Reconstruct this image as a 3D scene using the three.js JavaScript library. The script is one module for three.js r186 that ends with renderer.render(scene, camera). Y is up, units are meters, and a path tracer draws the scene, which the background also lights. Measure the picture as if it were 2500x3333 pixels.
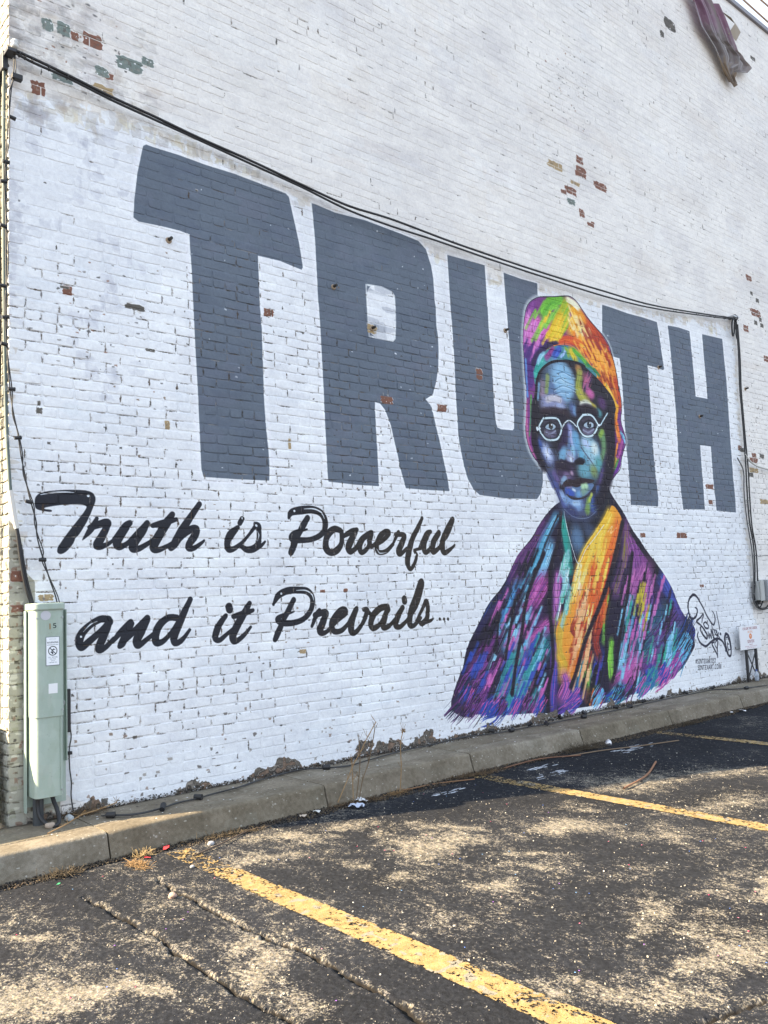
import * as THREE from 'three';
import { mergeGeometries } from 'three/addons/utils/BufferGeometryUtils.js';
import { RoundedBoxGeometry } from 'three/addons/geometries/RoundedBoxGeometry.js';

// ------------------------------------------------------------ camera, sky, sun, exposure
const scene = new THREE.Scene();
const camera = new THREE.PerspectiveCamera(61.52, 768 / 1024, 0.05, 900);
camera.position.set(-1.618, 1.253, 5.357);
camera.up.set(-0.03014, 0.99455, 0.09979);
camera.lookAt(-1.618 + 0.64668, 1.253 + 0.09553, 5.357 - 0.75675);
const SUN = new THREE.Vector3(-1.5, 1.0, -0.64).normalize();
{
  const w = 512, h = 256, d = new Float32Array(w * h * 4), v = new THREE.Vector3();
  for (let j = 0; j < h; j++) for (let i = 0; i < w; i++) {
    const el = ((j + .5) / h - .5) * Math.PI, az = ((i + .5) / w - .5) * 2 * Math.PI;
    v.set(Math.cos(el) * Math.cos(az), Math.sin(el), Math.cos(el) * Math.sin(az));
    const up = Math.max(v.y, 0), t = Math.pow(1 - up, 2.2), c = Math.max(0, v.dot(SUN)), glow = Math.pow(c, 6) * .35 + Math.pow(c, 40) * .9;
    const k = (j * w + i) * 4;
    d[k] = (.335 + .185 * t + glow * 1.0) * .80;
    d[k + 1] = (.405 + .160 * t + glow * .93) * .80;
    d[k + 2] = (.510 + .120 * t + glow * .80) * .80;
    d[k + 3] = 1;
  }
  const sky = new THREE.DataTexture(d, w, h, THREE.RGBAFormat, THREE.FloatType);
  sky.mapping = THREE.EquirectangularReflectionMapping; sky.magFilter = sky.minFilter = THREE.LinearFilter; sky.needsUpdate = true;
  scene.background = sky; scene.environment = sky;
}
const sun = new THREE.DirectionalLight(new THREE.Color().setRGB(1.0, .80, .53), 5);
sun.position.copy(SUN).multiplyScalar(60); sun.target.position.set(3, 0, 2); scene.add(sun, sun.target);
sun.castShadow = true; sun.shadow.radius = 1; sun.shadow.mapSize.set(4096, 4096);
Object.assign(sun.shadow.camera, { left: -18, right: 18, top: 16, bottom: -16, near: 1, far: 140 });
const renderer = new THREE.WebGLRenderer({ antialias: true });
renderer.setSize(768, 1024); renderer.shadowMap.enabled = true;
renderer.toneMapping = THREE.LinearToneMapping; renderer.toneMappingExposure = 4.2;

// ------------------------------------------------------------ helpers
function rng(seed) { let s = seed >>> 0; return () => { s = (s + 0x6D2B79F5) >>> 0; let t = Math.imul(s ^ (s >>> 15), 1 | s); t = (t + Math.imul(t ^ (t >>> 7), 61 | t)) ^ t; return ((t ^ (t >>> 14)) >>> 0) / 4294967296; }; }
const hash = (x, y, s) => { let h = Math.imul(x, 374761393) + Math.imul(y, 668265263) + Math.imul(s, 2147483647 ^ 0x5bd1e995); h = Math.imul(h ^ (h >>> 13), 1274126177); return ((h ^ (h >>> 16)) >>> 0) / 4294967296; };
function noise(x, y, s = 0) { const xi = Math.floor(x), yi = Math.floor(y), fx = x - xi, fy = y - yi, u = fx * fx * (3 - 2 * fx), w = fy * fy * (3 - 2 * fy); const a = hash(xi, yi, s), b = hash(xi + 1, yi, s), c = hash(xi, yi + 1, s), e = hash(xi + 1, yi + 1, s); return a + (b - a) * u + (c - a) * w + (a - b - c + e) * u * w; }
const fbm = (x, y, s = 0, o = 4) => { let v = 0, a = .5, t = 0; for (let i = 0; i < o; i++) { v += a * noise(x, y, s + i * 17); t += a; a *= .5; x *= 2.03; y *= 2.03; } return v / t; };
const clamp = (v, a = 0, b = 1) => Math.min(b, Math.max(a, v)), sstep = (a, b, v) => { const t = clamp((v - a) / (b - a)); return t * t * (3 - 2 * t); };
const counts = {};
const numbered = (n) => { const k = counts[n] = (counts[n] ?? -1) + 1; return k ? n + '_' + String(k).padStart(3, '0') : n; };
function mesh(name, geo, mat, parent) { const m = new THREE.Mesh(geo, mat); m.name = parent && parent !== scene ? name : numbered(name); m.castShadow = m.receiveShadow = true; (parent || scene).add(m); return m; }
function tag(o, label, category, group) { o.userData.label = label; o.userData.category = category; if (group) o.userData.group = group; return o; }
function thing(name, label, category, group) { const g = new THREE.Group(); g.name = numbered(name); scene.add(g); return tag(g, label, category, group); }
function structure(o, label) { o.userData.kind = 'structure'; if (label) o.userData.label = label; return o; }
const lin = (r, g, b) => new THREE.Color().setRGB(r, g, b);
const std = (c, rough = .8, extra = {}) => new THREE.MeshStandardMaterial({ color: c, roughness: rough, ...extra });
const box = (x0, x1, y0, y1, z0, z1) => { const g = new THREE.BoxGeometry(x1 - x0, y1 - y0, z1 - z0); g.translate((x0 + x1) / 2, (y0 + y1) / 2, (z0 + z1) / 2); return g; };
const rbox = (x0, x1, y0, y1, z0, z1, r = .004) => { const g = new RoundedBoxGeometry(x1 - x0, y1 - y0, z1 - z0, 2, r); g.translate((x0 + x1) / 2, (y0 + y1) / 2, (z0 + z1) / 2); return g; };
const vecs = (a) => { const r = []; for (let i = 0; i < a.length; i += 3) r.push(new THREE.Vector3(a[i], a[i + 1], a[i + 2])); return r; };
const tube = (pts, r, seg, rad = 7) => new THREE.TubeGeometry(new THREE.CatmullRomCurve3(pts, false, 'centripetal'), seg || pts.length * 6, r, rad, false);
function canvas(w, h) { const c = document.createElement('canvas'); c.width = w; c.height = h; return [c, c.getContext('2d')]; }
function canvasTex(c) { const t = new THREE.CanvasTexture(c); t.colorSpace = THREE.SRGBColorSpace; t.magFilter = THREE.LinearFilter; t.anisotropy = 8; return t; }
function grain(n, f) { const d = new Uint8Array(n * n * 4); for (let j = 0; j < n; j++) for (let i = 0; i < n; i++) { const v = clamp(f(i / n, j / n), 0, 1) * 255, k = (j * n + i) * 4; d[k] = d[k + 1] = d[k + 2] = v; d[k + 3] = 255; } const t = new THREE.DataTexture(d, n, n); t.wrapS = t.wrapT = THREE.RepeatWrapping; t.magFilter = t.minFilter = THREE.LinearFilter; t.needsUpdate = true; return t; }
const wrapN = (x, y, p, s) => { const xi = Math.floor(x), yi = Math.floor(y), fx = x - xi, fy = y - yi, u = fx * fx * (3 - 2 * fx), w = fy * fy * (3 - 2 * fy), m = (a) => ((a % p) + p) % p; const a = hash(m(xi), m(yi), s), b = hash(m(xi + 1), m(yi), s), c = hash(m(xi), m(yi + 1), s), e = hash(m(xi + 1), m(yi + 1), s); return a + (b - a) * u + (c - a) * w + (a - b - c + e) * u * w; };
const roughGrain = grain(512, (u, v) => .45 * wrapN(u * 24, v * 24, 24, 1) + .3 * wrapN(u * 64, v * 64, 64, 2) + .25 * wrapN(u * 160, v * 160, 160, 3));
const bumpOf = (metres) => { const t = roughGrain.clone(); t.repeat.set(1 / metres, 1 / metres); t.needsUpdate = true; return t; };
const LETTERS=[[0.903,4.424,0.922,4.439,0.977,4.437,1.17,4.441,1.371,4.432,1.631,4.435,2.083,4.411,2.107,4.394,2.14,4.257,2.188,4.051,2.219,3.853,2.208,3.832,2.008,3.859,1.805,3.854,1.808,3.669,1.81,3.446,1.821,3.276,1.822,2.991,1.823,2.765,1.833,2.541,1.849,2.364,1.854,2.242,1.848,2.136,1.583,2.132,1.315,2.133,1.302,2.184,1.297,2.342,1.288,2.701,1.274,3.074,1.266,3.342,1.259,3.607,1.249,3.791,1.247,3.88,1.159,3.889,1.023,3.887,0.859,3.877,0.825,3.894,0.834,4.018,0.859,4.217],
[2.339,4.4,2.374,4.4,2.568,4.383,2.882,4.401,3.23,4.384,3.491,4.367,3.578,4.312,3.633,4.174,3.653,4.054,3.657,3.836,3.666,3.797,3.661,3.632,3.677,3.513,3.675,3.39,3.658,3.226,3.63,3.125,3.578,2.994,3.483,2.939,3.554,2.876,3.588,2.737,3.632,2.582,3.674,2.395,3.708,2.246,3.723,2.144,3.422,2.142,3.219,2.145,3.176,2.278,3.123,2.501,3.083,2.662,3.024,2.795,2.97,2.845,2.907,2.854,2.903,2.794,2.905,2.607,2.911,2.336,2.912,2.147,2.676,2.147,2.406,2.158,2.402,2.242,2.399,2.407,2.395,2.655,2.392,2.916,2.385,3.252,2.376,3.553,2.37,3.612,2.361,4.075,2.348,4.294],
[3.857,4.322,4.071,4.328,4.347,4.333,4.349,4.143,4.351,3.825,4.357,3.928,4.353,3.754,4.365,3.514,4.375,3.326,4.373,3.069,4.378,2.899,4.387,2.807,4.405,2.77,4.453,2.754,4.624,2.761,4.649,2.781,4.661,2.929,4.657,3.147,4.657,3.383,4.649,3.673,4.639,3.981,4.633,4.024,4.625,4.32,4.865,4.311,5.12,4.316,5.114,4.194,5.358,4.117,5.205,2.511,5.03,2.421,5.025,2.302,4.988,2.186,4.921,2.122,4.828,2.118,4.444,2.111,4.119,2.126,4.041,2.175,3.978,2.261,3.94,2.364,3.914,2.484,3.889,2.604,3.883,2.766,3.878,3.01,3.881,3.298,3.876,3.628,3.867,3.835,3.865,3.876,3.863,4.127],
[6.228,4.303,6.359,4.304,6.696,4.295,7.008,4.303,7.294,4.299,7.317,4.183,7.349,3.925,7.375,3.753,7.347,3.743,7.174,3.756,7.028,3.754,7.03,3.632,7.031,3.388,7.024,3.085,7.021,2.723,7.035,2.426,7.054,2.212,7.038,2.122,6.84,2.121,6.517,2.121,6.518,2.213,6.511,2.57,6.499,2.8,6.504,3.091,6.508,3.384,6.506,3.619,6.488,3.752,6.356,3.756,6.167,3.745],
[7.538,4.299,7.765,4.317,8.013,4.314,8.021,4.197,8.034,3.872,8.04,3.496,8.331,3.501,8.334,3.742,8.324,4.007,8.321,4.326,8.524,4.333,8.812,4.347,8.816,4.203,8.833,3.808,8.822,3.398,8.81,2.992,8.805,2.55,8.815,2.284,8.807,2.105,8.565,2.11,8.338,2.116,8.332,2.239,8.315,2.535,8.322,2.913,8.056,2.908,8.053,2.673,8.055,2.355,8.051,2.12,7.574,2.11,7.556,2.306,7.551,2.516,7.56,2.826,7.575,3.265,7.566,3.704,7.556,4.045]];
const LETTER_HOLE=[2.869,3.84,3.033,3.855,3.156,3.833,3.18,3.803,3.181,3.613,3.165,3.428,3.14,3.403,2.879,3.4,2.874,3.557];
const FIELD=[-0.013,4.49,0.254,4.524,0.601,4.556,0.797,4.562,1.024,4.547,1.239,4.529,1.463,4.501,1.671,4.488,1.887,4.434,2.29,4.409,2.595,4.343,3.09,4.299,3.448,4.316,3.822,4.231,4.27,4.241,4.615,4.223,5.371,4.25,6.163,4.27,6.813,4.35,7.387,4.39,8.448,4.471,9.061,4.529,9.106,4.206,9.07,3.587,9.034,2.977,8.999,2.178,9.044,1.587,9.058,1.196,9.02,0.5,9.014,-0.187,2.852,-0.042,0.362,-0.01,0.317,0.289,0.219,0.849,0.162,1.286,0.161,1.435,0.085,1.501,0.05,1.667,0.023,1.797,0,1.963,-0.013,3.1];
const SCRIPT_T=[0.154,1.911,0.158,1.936,0.181,1.963,0.257,1.982,0.387,1.993,0.475,1.994,0.52,1.98,0.536,1.952,0.534,1.921,0.515,1.875,0.492,1.817,0.456,1.754,0.424,1.705,0.402,1.686,0.4,1.67,0.384,1.644,0.358,1.613,0.332,1.592,0.306,1.585,0.289,1.596,0.289,1.617,0.302,1.643,0.341,1.7,0.394,1.771,0.438,1.824,0.474,1.874,0.479,1.896,0.43,1.904,0.342,1.898,0.239,1.881,0.206,1.87,0.218,1.863,0.256,1.863,0.261,1.852,0.248,1.847,0.206,1.852,0.168,1.86,0.156,1.875];
const SCRIPT=[[0.45,1.677,0.007,0.491,1.728,0.036,0.523,1.773,0.039,0.544,1.818,0.022],
[0.5,1.755,0.039,0.564,1.779,0.049,0.61,1.788,0.055,0.605,1.757,0.045,0.572,1.694,0.054,0.544,1.645,0.056,0.571,1.636,0.041,0.618,1.654,0.027,0.655,1.681,0.022],
[0.655,1.686,0.022,0.702,1.731,0.046,0.741,1.773,0.051,0.765,1.792,0.037],
[0.741,1.769,0.051,0.702,1.713,0.057,0.673,1.659,0.057,0.692,1.632,0.042,0.749,1.659,0.033,0.807,1.715,0.038,0.886,1.795,0.036],
[0.884,1.79,0.042,0.846,1.734,0.057,0.797,1.669,0.06,0.782,1.623,0.052,0.825,1.623,0.04,0.894,1.66,0.031,0.934,1.688,0.027],
[1.068,1.856,0.041,1.031,1.803,0.059,0.985,1.736,0.062,0.943,1.67,0.062,0.928,1.623,0.054,0.962,1.614,0.039,1.023,1.638,0.031,1.074,1.662,0.033],
[0.925,1.777,0.033,1.006,1.797,0.047,1.098,1.823,0.028],
[1.274,1.934,0.039,1.214,1.855,0.047,1.138,1.748,0.06,1.085,1.662,0.059,1.053,1.628,0.045],
[1.064,1.643,0.039,1.148,1.719,0.046,1.212,1.759,0.052,1.249,1.759,0.047,1.232,1.711,0.057,1.188,1.653,0.05,1.188,1.624,0.044,1.23,1.629,0.036,1.284,1.663,0.024,1.306,1.681,0.016],
[1.613,1.838,0.041,1.593,1.807,0.039],
[1.575,1.775,0.036,1.516,1.724,0.061,1.487,1.664,0.05,1.497,1.62,0.048,1.542,1.625,0.038,1.617,1.675,0.026,1.677,1.736,0.024,1.732,1.798,0.037],
[1.724,1.803,0.037,1.75,1.788,0.044,1.753,1.727,0.042,1.746,1.666,0.044,1.707,1.626,0.054,1.648,1.617,0.047,1.603,1.64,0.032],
[1.707,1.621,0.043,1.767,1.646,0.029,1.803,1.677,0.015],
[2.018,1.856,0.023,2.044,1.899,0.051,2.134,1.918,0.065,2.238,1.926,0.059,2.322,1.897,0.055,2.356,1.833,0.053,2.343,1.767,0.048,2.295,1.724,0.045,2.215,1.696,0.042,2.125,1.69,0.046,2.049,1.695,0.053,2.038,1.721,0.046,2.089,1.753,0.037,2.18,1.773,0.014],
[2.19,1.861,0.047,2.142,1.796,0.054,2.088,1.711,0.046,2.054,1.647,0.057,2.027,1.595,0.048],
[2.499,1.77,0.044,2.445,1.78,0.054,2.389,1.747,0.06,2.358,1.692,0.053,2.357,1.627,0.06,2.403,1.595,0.053,2.465,1.617,0.056,2.508,1.672,0.044,2.513,1.759,0.044],
[2.51,1.715,0.029,2.61,1.761,0.05,2.667,1.778,0.038],
[2.66,1.773,0.045,2.614,1.705,0.06,2.576,1.639,0.062,2.595,1.601,0.045,2.66,1.639,0.043,2.721,1.707,0.051,2.81,1.753,0.051],
[2.736,1.718,0.046,2.689,1.651,0.055,2.708,1.597,0.045,2.775,1.64,0.038,2.817,1.753,0.051],
[2.817,1.753,0.046,2.792,1.685,0.051,2.811,1.646,0.038,2.864,1.674,0.034],
[2.848,1.651,0.026,2.939,1.697,0.039,3.003,1.755,0.045,2.973,1.772,0.039,2.911,1.731,0.052,2.871,1.663,0.046,2.882,1.601,0.044,2.964,1.606,0.039,3.043,1.664,0.032],
[3.035,1.652,0.018,3.093,1.745,0.035,3.11,1.768,0.032],
[3.078,1.745,0.04,3.17,1.74,0.046,3.143,1.676,0.059,3.101,1.606,0.059,3.122,1.583,0.04,3.195,1.63,0.03],
[3.386,1.892,0.031,3.332,1.807,0.047,3.263,1.712,0.052,3.217,1.606,0.062,3.196,1.513,0.057,3.224,1.457,0.038,3.273,1.501,0.035,3.302,1.571,0.033,3.28,1.612,0.027,3.353,1.63,0.028],
[3.337,1.63,0.033,3.425,1.749,0.05,3.476,1.774,0.039],
[3.451,1.762,0.05,3.396,1.678,0.061,3.4,1.601,0.05,3.467,1.63,0.039,3.575,1.763,0.051],
[3.575,1.769,0.048,3.503,1.678,0.062,3.498,1.601,0.051,3.583,1.643,0.037],
[3.584,1.655,0.034,3.675,1.753,0.046,3.752,1.877,0.044,3.739,1.882,0.041,3.66,1.777,0.052,3.61,1.667,0.063,3.63,1.595,0.051,3.718,1.631,0.032,3.763,1.662,0.02],
[1.859,1.214,0.02,1.904,1.278,0.049,1.985,1.311,0.054,2.085,1.314,0.053,2.167,1.301,0.053,2.21,1.247,0.047,2.194,1.164,0.044,2.127,1.099,0.043,2.026,1.073,0.045,1.927,1.079,0.049,1.889,1.106,0.04,1.929,1.129,0.033,2.041,1.155,0.011],
[2.038,1.243,0.043,1.992,1.172,0.047,1.94,1.093,0.04,1.895,1.015,0.051,1.865,0.961,0.042],
[2.195,1.038,0.025,2.243,1.12,0.042,2.271,1.155,0.035],
[2.23,1.12,0.047,2.329,1.137,0.052,2.307,1.074,0.059,2.271,1.003,0.061,2.303,0.98,0.04,2.37,1.008,0.031],
[2.357,1.008,0.028,2.44,1.068,0.036,2.524,1.128,0.049,2.498,1.156,0.041,2.442,1.121,0.055,2.385,1.049,0.055,2.403,0.99,0.048,2.477,0.991,0.041,2.547,1.041,0.032],
[2.547,1.041,0.032,2.621,1.135,0.049,2.636,1.156,0.035],
[2.629,1.145,0.047,2.583,1.06,0.061,2.572,0.985,0.061,2.613,0.967,0.044,2.687,1.033,0.037,2.741,1.129,0.05,2.706,1.142,0.035],
[2.741,1.129,0.038,2.804,1.082,0.025],
[2.954,1.154,0.052,2.88,1.145,0.056,2.804,1.093,0.058,2.772,1.029,0.055,2.799,0.989,0.048,2.873,1.023,0.038,2.96,1.131,0.052],
[2.961,1.142,0.047,2.92,1.065,0.056,2.901,0.994,0.054,2.96,0.996,0.039,3.031,1.049,0.034],
[3.142,1.212,0.058,3.144,1.192,0.058],
[3.12,1.141,0.045,3.062,1.07,0.058,3.036,1.003,0.057,3.08,0.984,0.042,3.159,1.031,0.034],
[3.159,1.031,0.034,3.276,1.152,0.04,3.35,1.324,0.049,3.328,1.348,0.041,3.273,1.233,0.049,3.21,1.109,0.059,3.189,1.006,0.058,3.234,0.987,0.04,3.317,1.046,0.03],
[3.268,1.025,0.027,3.337,1.115,0.035,3.389,1.183,0.044,3.402,1.124,0.047,3.388,1.042,0.049,3.33,0.999,0.049,3.299,1.012,0.032],
[3.362,1.009,0.041,3.427,1.017,0.03,3.461,1.033,0.019],
[3.537,1.027,0.025,3.54,1.023,0.025],
[3.587,1.024,0.025,3.59,1.021,0.025],
[3.635,1.022,0.025,3.638,1.018,0.025],
[0.612,1.17,0.045,0.558,1.173,0.046,0.495,1.141,0.044,0.441,1.092,0.052,0.423,1.042,0.052,0.436,1.003,0.043,0.485,1.038,0.044,0.557,1.094,0.039,0.621,1.152,0.045],
[0.626,1.161,0.031,0.593,1.092,0.05,0.556,1.016,0.053,0.551,0.981,0.046,0.592,0.996,0.034,0.647,1.045,0.031],
[0.638,1.028,0.027,0.694,1.086,0.04,0.76,1.145,0.04],
[0.765,1.135,0.042,0.731,1.075,0.055,0.702,1.015,0.051,0.684,0.994,0.033],
[0.702,1.015,0.036,0.779,1.081,0.041,0.876,1.166,0.041],
[0.876,1.157,0.045,0.836,1.087,0.056,0.801,1.026,0.057,0.81,0.989,0.041,0.864,1.022,0.034,0.923,1.063,0.028],
[1.085,1.156,0.045,1.024,1.159,0.046,0.963,1.116,0.053,0.933,1.054,0.053,0.937,1.003,0.051,0.981,1.005,0.038,1.042,1.056,0.033,1.094,1.118,0.039],
[1.19,1.278,0.036,1.147,1.199,0.047,1.104,1.117,0.055,1.067,1.036,0.056,1.071,0.99,0.046,1.122,1.005,0.035,1.181,1.071,0.022],
[1.489,1.212,0.06,1.493,1.196,0.06],
[1.461,1.152,0.035,1.422,1.11,0.045,1.387,1.054,0.053,1.375,1.003,0.047,1.407,0.986,0.037,1.475,1.03,0.029,1.543,1.075,0.027],
[1.656,1.231,0.038,1.614,1.169,0.053,1.554,1.084,0.059,1.513,1.008,0.058,1.529,0.968,0.042,1.597,1.003,0.034,1.662,1.063,0.021],
[1.522,1.144,0.035,1.602,1.16,0.047,1.683,1.181,0.028]];
const SCRIPT_SHINE=[[0.191,1.953,0.005,0.257,1.968,0.01,0.343,1.976,0.009,0.397,1.975,0.004],
[0.488,1.96,0.016,0.49,1.958,0.016],
[2.16,1.929,0.005,2.251,1.932,0.011,2.323,1.905,0.011,2.349,1.859,0.005],
[2.069,1.911,0.016,2.071,1.909,0.016],
[0.45,1.101,0.003,0.495,1.143,0.009,0.538,1.161,0.004],
[0.433,1.072,0.012,0.435,1.07,0.012],
[2.066,1.312,0.005,2.148,1.31,0.01,2.205,1.279,0.01,2.222,1.234,0.005],
[1.93,1.293,0.015,1.933,1.291,0.015],
[2.869,1.627,0.004,2.896,1.591,0.009,2.967,1.597,0.004],
[1.613,1.846,0.011,1.615,1.84,0.011],
[1.728,1.795,0.015,1.733,1.791,0.015],
[1.739,1.752,0.003,1.751,1.722,0.008,1.739,1.681,0.004],
[3.252,1.536,0.003,3.29,1.583,0.007,3.281,1.548,0.003]];
const SIGNATURE=[[7.664,0.951,0.011,7.698,0.937,0.019,7.705,0.898,0.019,7.667,0.848,0.021,7.603,0.825,0.021,7.545,0.847,0.019,7.518,0.912,0.019,7.515,0.976,0.019,7.55,1.052,0.021,7.642,1.1,0.025,7.713,1.078,0.023,7.778,1.018,0.018,7.853,0.93,0.016,7.915,0.842,0.016,7.993,0.767,0.016,8.045,0.731,0.016,8.081,0.755,0.016,8.096,0.807,0.017,8.073,0.868,0.013,8.032,0.899,0.007],
[7.832,0.872,0.013,7.763,0.83,0.016,7.671,0.79,0.018,7.728,0.761,0.016,7.785,0.726,0.016,7.84,0.677,0.018,7.883,0.623,0.02,7.876,0.581,0.02,7.829,0.6,0.02,7.769,0.656,0.016,7.745,0.709,0.016,7.785,0.726,0.012,7.829,0.684,0.013,7.849,0.651,0.011],
[7.842,0.859,0.013,7.804,0.809,0.013,7.792,0.771,0.012],
[7.867,0.773,0.014,7.827,0.756,0.014,7.858,0.709,0.016,7.919,0.699,0.014,7.93,0.731,0.014,7.88,0.772,0.014],
[7.912,0.653,0.013,7.927,0.581,0.013,7.947,0.632,0.013,7.977,0.578,0.013,7.986,0.675,0.013,8.036,0.541,0.015],
[8.003,0.746,0.011,8.031,0.594,0.013,8.076,0.552,0.011],
[8.044,0.678,0.013,8.074,0.624,0.013,8.11,0.602,0.013,8.111,0.655,0.011,8.056,0.671,0.011],
[8.091,0.649,0.011,8.169,0.565,0.011],
[8.153,0.632,0.011,8.106,0.576,0.011],
[7.696,0.666,0.011,7.671,0.623,0.018,7.71,0.55,0.019,7.79,0.506,0.02,7.851,0.495,0.02,7.944,0.528,0.02,8.051,0.56,0.02,8.142,0.561,0.02,8.228,0.522,0.02,8.271,0.459,0.017,8.288,0.398,0.011],
[8.14,0.885,0.009,8.154,0.805,0.013,8.174,0.724,0.013,8.184,0.664,0.011],
[8.194,0.617,0.022,8.198,0.611,0.022],
[8.034,0.528,0.013,7.98,0.512,0.016,8.022,0.451,0.018,8.076,0.381,0.016,8.089,0.341,0.009,8.091,0.439,0.015,8.113,0.543,0.015,8.044,0.508,0.011,8.068,0.46,0.011],
[8.321,0.609,0.028,8.286,0.558,0.028,8.297,0.457,0.026,8.335,0.362,0.024,8.385,0.338,0.021,8.412,0.382,0.019,8.415,0.483,0.019,8.383,0.578,0.023,8.328,0.609,0.026],
[8.367,0.479,0.011,8.342,0.488,0.013,8.336,0.448,0.013,8.357,0.413,0.013,8.384,0.415,0.009],
[8.32,0.559,0.013,8.354,0.567,0.013,8.391,0.504,0.013,8.404,0.416,0.013]];
const TAGLINES=[["#SINTEXARTIST",7.580,0.311,8.041,0.280],["SINTEXART.COM",7.621,0.235,8.155,0.205]];
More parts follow.
